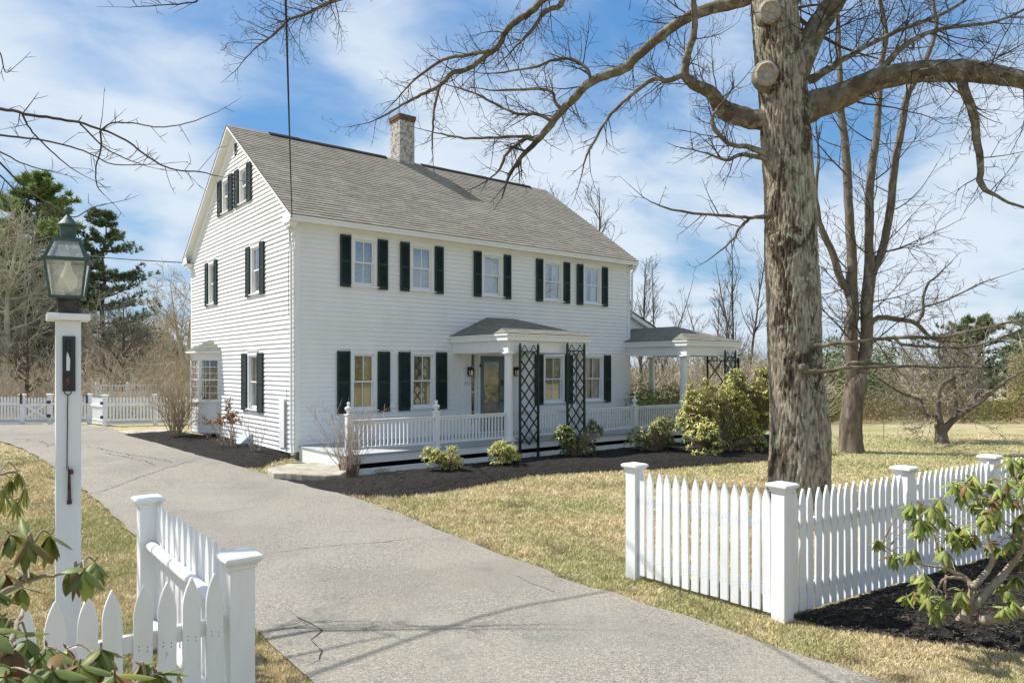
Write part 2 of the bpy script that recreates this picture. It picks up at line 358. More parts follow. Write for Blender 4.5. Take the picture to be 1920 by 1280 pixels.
def asphalt():
    m = bpy.data.materials.new('asphalt'); m.use_nodes = True; t = m.node_tree; b = t.nodes['Principled BSDF']
    b.inputs['Roughness'].default_value = .9; b.inputs['Specular IOR Level'].default_value = .2
    pos = t.nodes.new('ShaderNodeNewGeometry').outputs['Position']
    def nz(sc, det=5, ro=.6, st=None):
        p = pos
        if st: mm = t.nodes.new('ShaderNodeMapping'); mm.inputs['Scale'].default_value = st[0]; mm.inputs['Rotation'].default_value = (0, 0, st[1]); t.links.new(pos, mm.inputs[0]); p = mm.outputs[0]
        n = nd(t, 'ShaderNodeTexNoise', Scale=sc, Detail=float(det), Roughness=ro); t.links.new(p, n.inputs['Vector']); return n.outputs[0]
    def rng(x, a, c, lo=0.0, hi=1.0):
        r = nd(t, 'ShaderNodeMapRange', _interpolation_type='SMOOTHSTEP'); r.inputs[1].default_value = a; r.inputs[2].default_value = c; r.inputs[3].default_value = lo; r.inputs[4].default_value = hi
        t.links.new(x, r.inputs[0]); return r.outputs[0]
    def mix(f, a, c):
        x = t.nodes.new('ShaderNodeMix'); x.data_type = 'RGBA'; t.links.new(f, x.inputs[0])
        for i, q in ((6, a), (7, c)):
            if isinstance(q, tuple): x.inputs[i].default_value = (*q, 1)
            else: t.links.new(q, x.inputs[i])
        return x.outputs[2]
    vo = nd(t, 'ShaderNodeTexVoronoi', Scale=110.0); t.links.new(pos, vo.inputs['Vector'])
    sp = t.nodes.new('ShaderNodeSeparateColor'); t.links.new(vo.outputs['Color'], sp.inputs[0])
    base = mix(rng(sp.outputs[0], .15, .95), (.185, .165, .136), (.45, .40, .325))
    base = mix(rng(nz(26, 6, .75), .4, .62, 0, .5), base, (.13, .125, .115))
    base = mix(rng(nz(.9), .35, .65, 0, .42), base, (.32, .29, .235))
    base = mix(rng(nz(1.2, 5, .6, ((.16, 1.0, 1), R(8))), .58, .70, 0, .28), base, (.28, .22, .155))
    base = mix(rng(nz(2.4, 5), .56, .72, 0, .4), base, (.14, .138, .13))
    base = mix(rng(nz(.35, 4), .46, .62, 0, .35), base, (.17, .165, .15))
    t.links.new(base, b.inputs['Base Color'])
    bp = nd(t, 'ShaderNodeBump', Strength=.7, Distance=.006); t.links.new(vo.outputs['Distance'], bp.inputs['Height']); t.links.new(bp.outputs[0], b.inputs['Normal'])
    return m
ASPH = asphalt()
CRACK = mat('crack_dark', (.035, .033, .03), .95, .05)
dz = lambda x, y: g(x, y) + .004
bm = sheet(DRW, .5, dz)
# cracks: thin irregular strips laid 4 mm proud of the asphalt
def crack(bm, px, w, seed, wav=.035):
    rr = random.Random(seed); pts = [GP(u, v) for u, v in px]; line = []
    for a, b_ in zip(pts, pts[1:]):
        n = max(2, int((b_ - a).length / .07))
        for k in range(n): line.append(a.lerp(b_, k / n))
    line.append(pts[-1]); prev = None
    for i, p in enumerate(line):
        q = line[min(i + 1, len(line) - 1)] - line[max(i - 1, 0)]; n_ = Vector((-q.y, q.x, 0)).normalized()
        p = p + n_ * (wav * (mnoise.noise(Vector((p.x * 4, p.y * 4, seed))) + .5 * rr.uniform(-.5, .5)))
        ww = w * rr.uniform(.35, 1.1) * (1 if 2 < i < len(line) - 3 else .3)
        a = bm.verts.new((p.x - n_.x * ww, p.y - n_.y * ww, g(p.x, p.y) + .008)); b2 = bm.verts.new((p.x + n_.x * ww, p.y + n_.y * ww, g(p.x, p.y) + .008))
        if prev:
            f = bm.faces.new((prev[0], prev[1], b2, a)); f.material_index = 1
        prev = (a, b2)
crack(bm, [(152, 930), (200, 918), (250, 900), (310, 878), (380, 858)], .008, 1, .05)
crack(bm, [(490, 1040), (560, 1030), (640, 1022), (720, 1017), (790, 1008)], .005, 2, .03)
crack(bm, [(545, 1145), (580, 1168), (600, 1183), (585, 1200), (600, 1222), (598, 1238), (573, 1252)], .0055, 3, .03)
crack(bm, [(950, 1073), (1000, 1095), (1060, 1118)], .003, 4, .02)
crack(bm, [(160, 836), (230, 850), (330, 868)], .012, 5, .12)
crack(bm, [(190, 848), (260, 862), (300, 874)], .010, 6, .12)
crack(bm, [(30, 822), (80, 828), (140, 850)], .014, 7, .2)
crack(bm, [(500, 1136), (540, 1146)], .0035, 8, .02)
crack(bm, [(542, 1173), (565, 1185), (590, 1200)], .003, 9, .02)
drive = bm_obj(bm, 'driveway', [ASPH, CRACK], True)
tag(drive, 'weathered grey asphalt driveway with cracks', 'driveway', kind='structure')

def mulch_mat():
    m = mat('mulch', (.016, .015, .014), .95, .15, (.048, .043, .038), 38, 1, 1.6, 55, thr=(.42, .68), col3=(.02, .016, .014), n3scale=11, thr3=(.45, .6)); return m
MULCH = mulch_mat()
BED1 = pts_of([(228, 814), (300, 833), (370, 854), (440, 873), (485, 876), (505, 868), (545, 856), (556, 848), (520, 838), (450, 826), (400, 818), (352, 812), (330, 806), (290, 812)])
BED2 = pts_of([(492, 890), (530, 900), (565, 909), (610, 920), (670, 929), (745, 931), (810, 923), (870, 914), (935, 902), (1000, 891), (1080, 885), (1160, 882), (1240, 878), (1310, 872), (1380, 867), (1470, 862)]) + \
    [(12.6, -4.4), (14.4, -3.6), (14.4, -2.3), (10.0, -2.35), (4.0, -2.35), (.25, -2.35), (.1, -2.9), (-.4, -3.0)]
BED3 = [tuple(GP(1492, 1158)[:2]), tuple(GP(1560, 1176)[:2]), tuple(GP(1640, 1184)[:2]), tuple(GP(1720, 1200)[:2]), tuple(GP(1800, 1207)[:2]), tuple(GP(1930, 1222)[:2]), (3.2, -15.0), (7.5, -14.8), (9.0, -12.86), (3.2, -12.98), (1.0, -12.72), (-.5, -12.62)]
def poly_dist(p, poly):
    best = 9
    for i in range(len(poly)):
        a = Vector(poly[i]); b = Vector(poly[(i + 1) % len(poly)]); ab = b - a; q = Vector(p) - a
        t = max(0, min(1, q.dot(ab) / max(1e-9, ab.length_squared))); best = min(best, (q - ab * t).length)
    return best
beds = []
for k, (bp_, mound, cell, lab) in enumerate(((BED1, .10, .09, 'dark brown mulch bed along the gable wall'), (BED2, .16, .09, 'dark brown mulch bed in front of the long porch'), (BED3, .09, .055, 'black mulch bed under the rhododendron by the picket fence'))):
    ow = wob(bp_, .05, .18, 10 + k); beds.append(ow)
    def zf(x, y, ow=ow, mound=mound, k=k):
        d = poly_dist((x, y), ow)
        e = sm(d / .55)
        if k == 1: e *= sm((-2.55 - y) / .8)
        if k == 1 and y > -3.0 and x > .1: return g(x, y) - .012 - .03 * sm((y + 3.0) / .35) + .012 * mnoise.noise(Vector((x * 13, y * 13, k))) + mound * e * .6
        return g(x, y) - .012 + .03 * sm(d / .08) + mound * e * .6 + .022 * e * mnoise.noise(Vector((x * 3, y * 3, k))) + .020 * mnoise.noise(Vector((x * 13, y * 13, k))) * sm(d / .1)
    o = bm_obj(sheet(ow, cell, zf), 'mulch_bed', MULCH, False)
    tag(o, lab, 'mulch bed', kind='structure')
    beds[-1] = (ow, zf)
# mulch chips lying on the beds, one uncountable mass
mb = MB(); rr = random.Random(5)
def inside(x, y, poly):
    c = False; n = len(poly); j = n - 1
    for i in range(n):
        if (poly[i][1] > y) != (poly[j][1] > y) and x < (poly[j][0] - poly[i][0]) * (y - poly[i][1]) / (poly[j][1] - poly[i][1]) + poly[i][0]: c = not c
        j = i
    return c
for bi, n in ((0, 900), (1, 3500), (2, 5200)):
    ow, zf = beds[bi]; xs = [p[0] for p in ow]; ys = [p[1] for p in ow]
    if bi == 2: xr = (-.6, 4.0); yr = (-14.6, -12.6)
    else: xr = (min(xs), max(xs)); yr = (min(ys), max(ys))
    k = 0
    while k < n:
        x = rr.uniform(*xr); y = rr.uniform(*yr); k += 1
        if not inside(x, y, ow): continue
        z = zf(x, y); a = rr.uniform(0, 6.28); l = rr.uniform(.012, .034); w = rr.uniform(.004, .009); ti = rr.uniform(-.4, .5)
        c, s_ = math.cos(a), math.sin(a); dzt = math.sin(ti) * l
        p0 = (x - c * l - s_ * w, y - s_ * l + c * w, z - dzt * .5 + .006); p1 = (x + c * l - s_ * w, y + s_ * l + c * w, z + dzt + .008)
        p2 = (x + c * l + s_ * w, y + s_ * l - c * w, z + dzt + .006); p3 = (x - c * l + s_ * w, y - s_ * l - c * w, z - dzt * .5 + .004)
        mb.add([p0, p1, p2, p3, (x, y, z + .015)], [(0, 3, 4), (3, 2, 4), (2, 1, 4), (1, 0, 4)])
CHIP = leaf_mat('mulch_chips', (.028, .023, .019), (.085, .068, .053), 8, .9, 0.0, .2)
tag(mb.build('mulch_chips', CHIP), 'loose dark bark chips scattered over the beds', 'mulch', kind='stuff')

# path by the rear gate
PATH = pts_of([(215, 808), (240, 806), (300, 805), (345, 806), (345, 812), (300, 813), (240, 813)])
tag(bm_obj(sheet(PATH, .5, lambda x, y: g(x, y) + .010), 'path', CONC), 'pale concrete path leading from the driveway', 'path', kind='structure')

# grass blades: uncountable, denser towards the camera
def np_inside(x, y, poly):
    c = np.zeros(x.shape, bool); n = len(poly); j = n - 1
    for i in range(n):
        xi, yi = poly[i]; xj, yj = poly[j]
        cond = ((yi > y) != (yj > y)); t = (xj - xi) * (y - yi) / ((yj - yi) if abs(yj - yi) > 1e-9 else 1e-9) + xi
        c ^= cond & (x < t); j = i
    return c
nr = np.random.RandomState(7)
NB = 760000
u = nr.uniform(-60, 1980, NB * 2); 
dd = 1.0 / nr.uniform(1 / 24.0, 1 / 2.9, NB * 2)                     # even over the picture's rows
x = CX + dd * ((u - 960) / F * _c + _s); y = CY + dd * (-(u - 960) / F * _s + _c)
jx = nr.normal(0, .028, NB * 2); jy = nr.normal(0, .028, NB * 2)
ok = ~np_inside(x + jx, y + jy, [(p[0], p[1]) for p in DRW])
for ow, _ in beds: ok &= ~np_inside(x + jx, y + jy, ow)
ok &= ~np_inside(x, y, PATH)
ok &= ~((x > -.02) & (x < 14.2) & (y > -2.6) & (y < 9))
pn = np.sin(x * 3.1 + 2 * np.sin(y * 2.3 + .7)) * np.sin(y * 3.7 + 1.7 * np.sin(x * 2.9)) + .5 * np.sin(x * 9.1 + y * 7.3)
ok &= (pn < .95) | (nr.uniform(0, 1, NB * 2) < .25)
ok &= (dd < 17) | (nr.uniform(0, 1, NB * 2) < .5)
x = x[ok][:NB]; y = y[ok][:NB]; dd = dd[ok][:NB]; n = len(x)
def npsm(t): t = np.clip(t, 0, 1); return t * t * (3 - 2 * t)
z = -0.2 + 0.15 * npsm((y + 3) / 5.0) * npsm((7 - x) / 7.0) - .025
cl = .5 + .5 * np.sin(x * 2.1 + 1.3 * np.sin(y * 1.7)) * np.sin(y * 2.7 + np.sin(x * 1.1))
hgt = nr.uniform(.012, .036, n) * (0.6 + .6 * cl) * np.clip(dd / 8, .8, 1.5)
ang = nr.uniform(0, 2 * np.pi, n); w = .0012 + .00048 * dd * nr.uniform(.6, 1.4, n)
lean = nr.uniform(.3, 2.2, n) * hgt; la = nr.uniform(0, 2 * np.pi, n)
V = np.empty((n, 3, 3), np.float32)
V[:, 0, 0] = x - np.cos(ang) * w; V[:, 0, 1] = y - np.sin(ang) * w; V[:, 0, 2] = z
V[:, 1, 0] = x + np.cos(ang) * w; V[:, 1, 1] = y + np.sin(ang) * w; V[:, 1, 2] = z
V[:, 2, 0] = x + np.cos(la) * lean; V[:, 2, 1] = y + np.sin(la) * lean; V[:, 2, 2] = z + hgt + .012
me = bpy.data.meshes.new('grass'); me.vertices.add(n * 3); me.vertices.foreach_set('co', V.reshape(-1))
me.loops.add(n * 3); me.loops.foreach_set('vertex_index', np.arange(n * 3, dtype=np.int32))
me.polygons.add(n); me.polygons.foreach_set('loop_start', np.arange(0, n * 3, 3, dtype=np.int32)); me.polygons.foreach_set('loop_total', np.full(n, 3, np.int32))
me.update(); me.validate(); me.materials.append(BLADE)
go = bpy.data.objects.new('grass', me); COL.objects.link(go)
tag(go, 'short dry tan and green grass covering the lawn', 'grass', kind='stuff')
# ------------------------------------------------------------------ the house
L, W = HOUSE_L, HOUSE_W
TAN = .697; RZ = 8.70; YM = W / 2
def zroof(y): return RZ - abs(y - YM) * TAN
house = empty('house', (0, 0, 0), 0, 'two storey white clapboard house with dark green shutters and a white brick chimney', 'house')
EXP = .112
def clap(width, z0, z1, holes, lim=None, seed=0, mb=None, waver=.003, thick=.0155):
    """lapped boards on the plane y=0 facing -y, x from 0 to width; holes = (x0, x1, z0, z1); lim(z) -> (x0, x1)"""
    mb = mb or MB(); rr = random.Random(seed); z = z0
    while z < z1 - .005:
        zt = min(z + EXP, z1); segs = [(0.0, width)]
        for hx0, hx1, hz0, hz1 in holes:
            if hz0 < zt - .012 and hz1 > z + .012:
                ns = []
                for a, b in segs:
                    if hx1 <= a or hx0 >= b: ns.append((a, b)); continue
                    if hx0 > a: ns.append((a, hx0))
                    if hx1 < b: ns.append((hx1, b))
                segs = ns
        dz0 = rr.uniform(-waver, waver); t = thick + rr.uniform(-.002, .003)
        for a, b in segs:
            if lim:
                l0 = lim(z); l1 = lim(zt)
                a0, b0 = max(a, l0[0]), min(b, l0[1]); a1, b1 = max(a, l1[0]), min(b, l1[1])
                if b0 - a0 < .01: continue
                if b1 < a1: a1 = b1 = (a1 + b1) / 2
            else: a0 = a1 = a; b0 = b1 = b
            n = max(1, int((b0 - a0) / .9)); yo = [rr.uniform(-.0015, .0015) for _ in range(n + 1)]; zo = [rr.uniform(-.002, .002) for _ in range(n + 1)]
            for i in range(n):
                f0, f1 = i / n, (i + 1) / n
                xa, xb = a0 + (b0 - a0) * f0, a0 + (b0 - a0) * f1; xa1, xb1 = a1 + (b1 - a1) * f0, a1 + (b1 - a1) * f1
                za, zb = z + dz0 + zo[i], z + dz0 + zo[i + 1]; ya, yb = -t + yo[i], -t + yo[i + 1]
                mb.quad((xa, ya, za), (xb, yb, zb), (xb1, -.002, zt + .01), (xa1, -.002, zt + .01))
                mb.quad((xa, 0, za), (xb, 0, zb), (xb, yb, zb), (xa, ya, za))
        z += EXP
    return mb

# window openings: (x centre on wall, glass width, z bottom, z top) measured on the photo
def win_specs():
    f = []
    for x0, x1, sw, blind in ((1.09, 2.38, .29, BLINDW), (2.73, 4.04, .28, BLINDW), (5.02, 6.33, .27, BLINDW), (7.27, 8.63, .27, CURT), (8.92, 10.28, .27, CURT)):
        f.append(dict(x0=x0, x1=x1, z0=3.97, z1=5.22, sw=sw, blind=blind, up=True))
    for x0, x1, sw, blind in ((1.01, 2.44, .35, BLINDT), (2.68, 4.15, .35, BLINDG), (7.22, 8.75, .33, BLINDG), (8.90, 10.42, .31, CURT)):
        f.append(dict(x0=x0, x1=x1, z0=.93, z1=2.43, sw=sw, blind=blind, up=False))
    return f
FW = win_specs()
GW = [dict(x0=W - 7.03, x1=W - 5.84, z0=3.89, z1=5.21, sw=.27, blind=None), dict(x0=W - 3.29, x1=W - 1.92, z0=3.89, z1=5.21, sw=.31, blind=None),
      dict(x0=W - 3.62, x1=W - 2.0, z0=.89, z1=2.41, sw=.40, blind=CURT),
      dict(x0=W - 5.76, x1=W - 4.42, z0=6.42, z1=7.44, sw=.34, blind=None), dict(x0=W - 4.24, x1=W - 2.87, z0=6.42, z1=7.44, sw=.35, blind=None)]
def hole(w):                                                     # the sash opening
    return (w['x0'] + w['sw'] + .085, w['x1'] - w['sw'] - .085, w['z0'] + .06, w['z1'] - .09)
DOORH = (4.66, 6.60, .2, 2.40)
holes_f = [hole(w) for w in FW] + [DOORH]
fm = clap(L, .10, 5.40, holes_f, seed=1, thick=.021)
fm.build('front_wall', SIDING, house)
gl = lambda z: (max(0, YM - (RZ - .09 - z) / TAN), min(W, YM + (RZ - .09 - z) / TAN))
BAYH = (W - 7.40, W - 5.67, -.1, 2.45)
GZ0 = .02
clap(W, GZ0, 8.62, [hole(w) for w in GW] + [BAYH, (W - 4.27, W - 4.08, 7.93, 8.2)], gl, seed=2, thick=.034).build('gable_wall', SIDING, house, loc=(0, W, 0), rz=R(-90))
clap(W, GZ0, 8.62, [], gl, seed=3).build('gable_wall', SIDING, house, loc=(L, 0, 0), rz=R(90))
clap(L, .10, 5.40, [], seed=4).build('rear_wall', SIDING, house, loc=(L, W, 0), rz=R(180))
mb = MB(); mb.box(.02, L - .02, .02, W - .02, -.4, .12); mb.build('foundation', STONEF, house)

# corner boards, frieze, cornice
mb = MB()
mb.box(-.026, .11, -.026, -.001, .06, 5.30); mb.box(-.026, -.001, -.0005, .13, .0, 5.36)
mb.build('corner_board', WHITE, house)
mb = MB(); mb.box(L - .11, L + .026, -.026, -.001, .06, 5.30); mb.box(L + .001, L + .026, -.0005, .13, .0, 5.36); mb.build('corner_board', WHITE, house)
mb = MB(); mb.box(-.026, -.001, W - .13, W + .026, 0, 5.4); mb.build('corner_board', WHITE, house)
OX0, OX1, OY = -.22, L + .17, -.24
ZE = zroof(OY)
mb = MB()
mb.box(-.02, L + .02, -.030, -.002, 5.245, 5.38)                       # frieze
mb.prism([(0, -.03, 5.38), (0, OY + .012, 5.38), (0, OY + .012, 5.355), (0, OY - .01, 5.355), (0, OY - .01, 5.37), (0, -.03, 5.37)], (L, 0, 0))
mb.build('frieze', WHITE, house)
mb = MB()
mb.box(OX0, OX1, OY - .012, OY + .012, ZE - .155, ZE - .022); mb.box(OX0, OX1, OY + .013, 0, ZE - .135, ZE - .12)
mb.box(OX0, OX1, OY - .03, OY - .013, ZE - .07, ZE - .024)
mb.build('cornice', WHITE, house)
mb = MB()
mb.box(OX0, OX1, W, W - OY - .013, ZE - .135, ZE - .12); mb.box(OX0, OX1, W - OY - .012, W - OY + .012, ZE - .155, ZE - .022)
mb.build('cornice', WHITE, house)
for xs in (OX0, OX1):
    mb = MB()
    sgn = 1 if xs == OX0 else -1
    for ys, yd in ((OY, 1), (W - OY, -1)):
        # rake board and soffit under the overhang
        a = Vector((xs, ys, ZE)); b = Vector((xs, YM, RZ))
        for (o0, o1, d0, d1) in ((0.0, .02, -.02, -.085), (.02, .22, -.07, -.085), (.185, .222, -.086, -.17 if yd == 1 else -.36), (.16, .184, -.086, -.125)):
            p = [Vector((xs + sgn * o0, ys, ZE + d0)), Vector((xs + sgn * o0, YM, RZ + d0)), Vector((xs + sgn * o0, YM, RZ + d1)), Vector((xs + sgn * o0, ys, ZE + d1))]
            mb.prism(p, (sgn * (o1 - o0 - .0015), 0, 0))
        p = [(xs, ys - .005 * yd, ZE - .16), (xs, ys + .52 * yd, ZE - .16), (xs, ys + .42 * yd, ZE - .03 + .12), (xs, ys, ZE - .03)]
        mb.prism(p, (sgn * -.004, 0, 0))
        q = [(xs, ys + .02 * yd, ZE - .16), (xs, ys + .50 * yd, ZE - .16), (xs, ys + .46 * yd, ZE - .26), (xs, ys + .10 * yd, ZE - .26)]
        mb.prism([(v[0] + sgn * .03, v[1], v[2]) for v in q], (sgn * .16, 0, 0))
    mb.build('rake_trim', WHITE, house)

# roof of lapped shingle courses
def courses(mb, a, b, c, d, n, rr, lap=.012, tabs=.33, m=0):
    """a,b = lower edge ends, d,c = upper edge ends (a->b eave, d->c ridge); individual tabs, each lifted a little at its butt"""
    a, b, c, d = map(Vector, (a, b, c, d)); nrm = (b - a).cross(d - a).normalized()
    for i in range(n):
        t0, t1 = i / n, (i + 1) / n; t1 = min(1, t1 + .12 / n)
        p0, p1 = a.lerp(d, t0), b.lerp(c, t0); q0, q1 = a.lerp(d, t1), b.lerp(c, t1)
        ln = (p1 - p0).length
        if ln < .02: continue
        k = max(1, int(ln / tabs)); off = rr.uniform(0, 1); cuts = [0.0]
        x = tabs / ln * off
        while x < 1: cuts.append(x); x += tabs / ln * rr.choice((.5, .8, 1.0, 1.3, .65))
        cuts.append(1.0)
        for s0, s1 in zip(cuts, cuts[1:]):
            if s1 - s0 < 1e-4: continue
            h = nrm * (lap + rr.uniform(0, .006)); e = nrm * .002
            A, B_, C_, D = p0.lerp(p1, s0), p0.lerp(p1, s1), q0.lerp(q1, s1), q0.lerp(q1, s0)
            mb.add([tuple(A + h), tuple(B_ + h), tuple(C_ + e), tuple(D + e), tuple(A - e), tuple(B_ - e)], [(0, 1, 2, 3), (4, 5, 1, 0)], m)
rr = random.Random(9)
mb = MB()
CHX0, CHX1, CHY0, CHY1 = 5.09, 5.63, 4.12, 4.74
courses(mb, (OX0 - .01, OY - .02, ZE - .01), (OX1 + .01, OY - .02, ZE - .01), (OX1 + .01, YM, RZ), (OX0 - .01, YM, RZ), 38, rr, .016)
courses(mb, (OX1 + .01, W - OY + .02, ZE - .01), (OX0 - .01, W - OY + .02, ZE - .01), (OX0 - .01, YM, RZ), (OX1 + .01, YM, RZ), 38, rr, .016)
roof = mb.build('roof', ROOF, house)
mb = MB()
for ys, yd in ((OY, 1), (W - OY, -1)):
    mb.prism([(OX0, ys, ZE - .022), (OX0, YM, RZ - .024), (OX0, YM, RZ - .012), (OX0, ys, ZE - .012)], (OX1 - OX0, 0, 0))
mb.build('roof_deck', mat('drip_edge', (.10, .10, .095), .6), roof)
mb = MB()
def ridge_cap(x0, x1, w, h, ln):
    x = x0
    while x < x1 - .02:
        e = min(x + ln, x1); j = rr.uniform(-.004, .004)
        for s_ in (-1, 1):
            mb.add([(x, YM, RZ + h + j), (e, YM, RZ + h + j + .006), (e, YM + s_ * w, RZ - w * TAN + h + j + .006), (x, YM + s_ * w, RZ - w * TAN + h + j),
                    (x, YM + s_ * w, RZ - w * TAN), (e, YM + s_ * w, RZ - w * TAN)], [(0, 1, 2, 3), (3, 2, 5, 4)])
        x = e
ridge_cap(OX0, .95, .13, .02, .3); ridge_cap(4.7, CHX0, .13, .02, .2); ridge_cap(CHX1, 6.0, .13, .02, .2); ridge_cap(10.7, OX1, .13, .02, .3)
mb.build('ridge_cap', ROOF, roof)
RVM = mat('ridge_vent_black', (.018, .017, .016), .8, .2)
for xv in ((.95, 4.7), (6.0, 10.7)): mb = MB(); ridge_cap(*xv, .12, .055, .9); mb.build('ridge_vent', RVM, roof)

# chimney of real bricks
mb = MB(); rr = random.Random(3)
def brick_ring(z, x0, x1, y0, y1, h, m, odd):
    bl, th, j = .20, .09, .008
    for ax, c0, c1, fixed, outward in (('x', x0, x1, y0, -1), ('x', x0, x1, y1, 1), ('y', y0, y1, x0, -1), ('y', y0, y1, x1, 1)):
        p = c0 + (0 if (odd ^ (ax == 'y')) else -bl / 2)
        while p < c1 - .01:
            a, b = max(p, c0), min(p + bl - j, c1)
            if b - a > .02:
                o = rr.uniform(-.003, .003)
                if ax == 'x':
                    y_out = fixed + outward * o; mb.box(a, b, min(y_out, fixed - outward * th), max(y_out, fixed - outward * th), z, z + h - j, m)
                else:
                    x_out = fixed + outward * o; mb.box(min(x_out, fixed - outward * th), max(x_out, fixed - outward * th), a + .0012, b - .0012, z + .0006, z + h - j - .0006, m)
            p += bl
z = 8.3; i = 0; hh = .066
while z < 10.13:
    cap = z > 9.93; ex = 0 if not cap else (.02 if z < 10.0 else .04)
    brick_ring(z, CHX0 - ex, CHX1 + ex, CHY0 - ex, CHY1 + ex, hh, 1 if cap else 0, i % 2 == 0); z += hh; i += 1
mb.box(CHX0 + .006, CHX1 - .006, CHY0 + .006, CHY1 - .006, 8.3, 10.0, 2)
mb.box(CHX0 + .07, CHX1 - .07, CHY0 + .07, CHY1 - .07, 10.0, 10.12, 3)
chim = mb.build('chimney', [CHIMW, CHIMB, mat('mortar', (.42, .40, .36), .95, .05), DARKIN], roof)
mb = MB()
mb.prism([(CHX0 - .03, CHY0 - .06, zroof(CHY0 - .06) + .018), (CHX0 - .03, YM, RZ + .03), (CHX0 - .03, YM, RZ - .02), (CHX0 - .03, CHY0 - .06, zroof(CHY0) - .08)], (.045, 0, 0))
mb.box(CHX0 - .03, CHX1 + .03, CHY0 - .05, CHY0 + .01, zroof(CHY0) - .06, zroof(CHY0) + .03)
mb.build('flashing', mat('lead_flashing', (.22, .22, .21), .5, .5), roof)

# windows and shutters
shut_cache = {}
def shutter(parent, w, h, loc, rz):
    key = (round(w, 2), round(h, 2))
    if key not in shut_cache:
        mb = MB(); s_ = .045; t = .036
        mb.box(0, s_, -t, 0, 0, h); mb.box(w - s_, w, -t, 0, 0, h)
        mid = h * .49
        for z0, z1 in ((0, .075), (mid - .03, mid + .03), (h - .06, h)): mb.box(s_ + .0005, w - s_ - .0005, -t + .002, -.001, z0, z1)
        for za, zb in ((.075, mid - .03), (mid + .03, h - .06)):
            n = int((zb - za) / .034); st = (zb - za) / n
            for k in range(n):
                z0 = za + k * st
                mb.add([(s_, -t + .004, z0 + .002), (w - s_, -t + .004, z0 + .002), (w - s_, -.006, z0 + st * 1.02), (s_, -.006, z0 + st * 1.02),
                        (s_, -t + .004, z0 + .010), (w - s_, -t + .004, z0 + .010), (w - s_, -.006, z0 + st * 1.02 + .007), (s_, -.006, z0 + st * 1.02 + .007)],
                       [(0, 1, 5, 4), (4, 5, 6, 7), (3, 2, 1, 0)])
        mb.box(-.02, .03, -t - .006, -t + .001, h * .86, h * .86 + .02); mb.box(-.02, .03, -t - .006, -t + .001, h * .12, h * .12 + .02)
        o = mb.build('shutter', DARKGREEN, parent, loc=loc, rz=rz); shut_cache[key] = o; return o
    return share('shutter', shut_cache[key], parent, loc, rz)
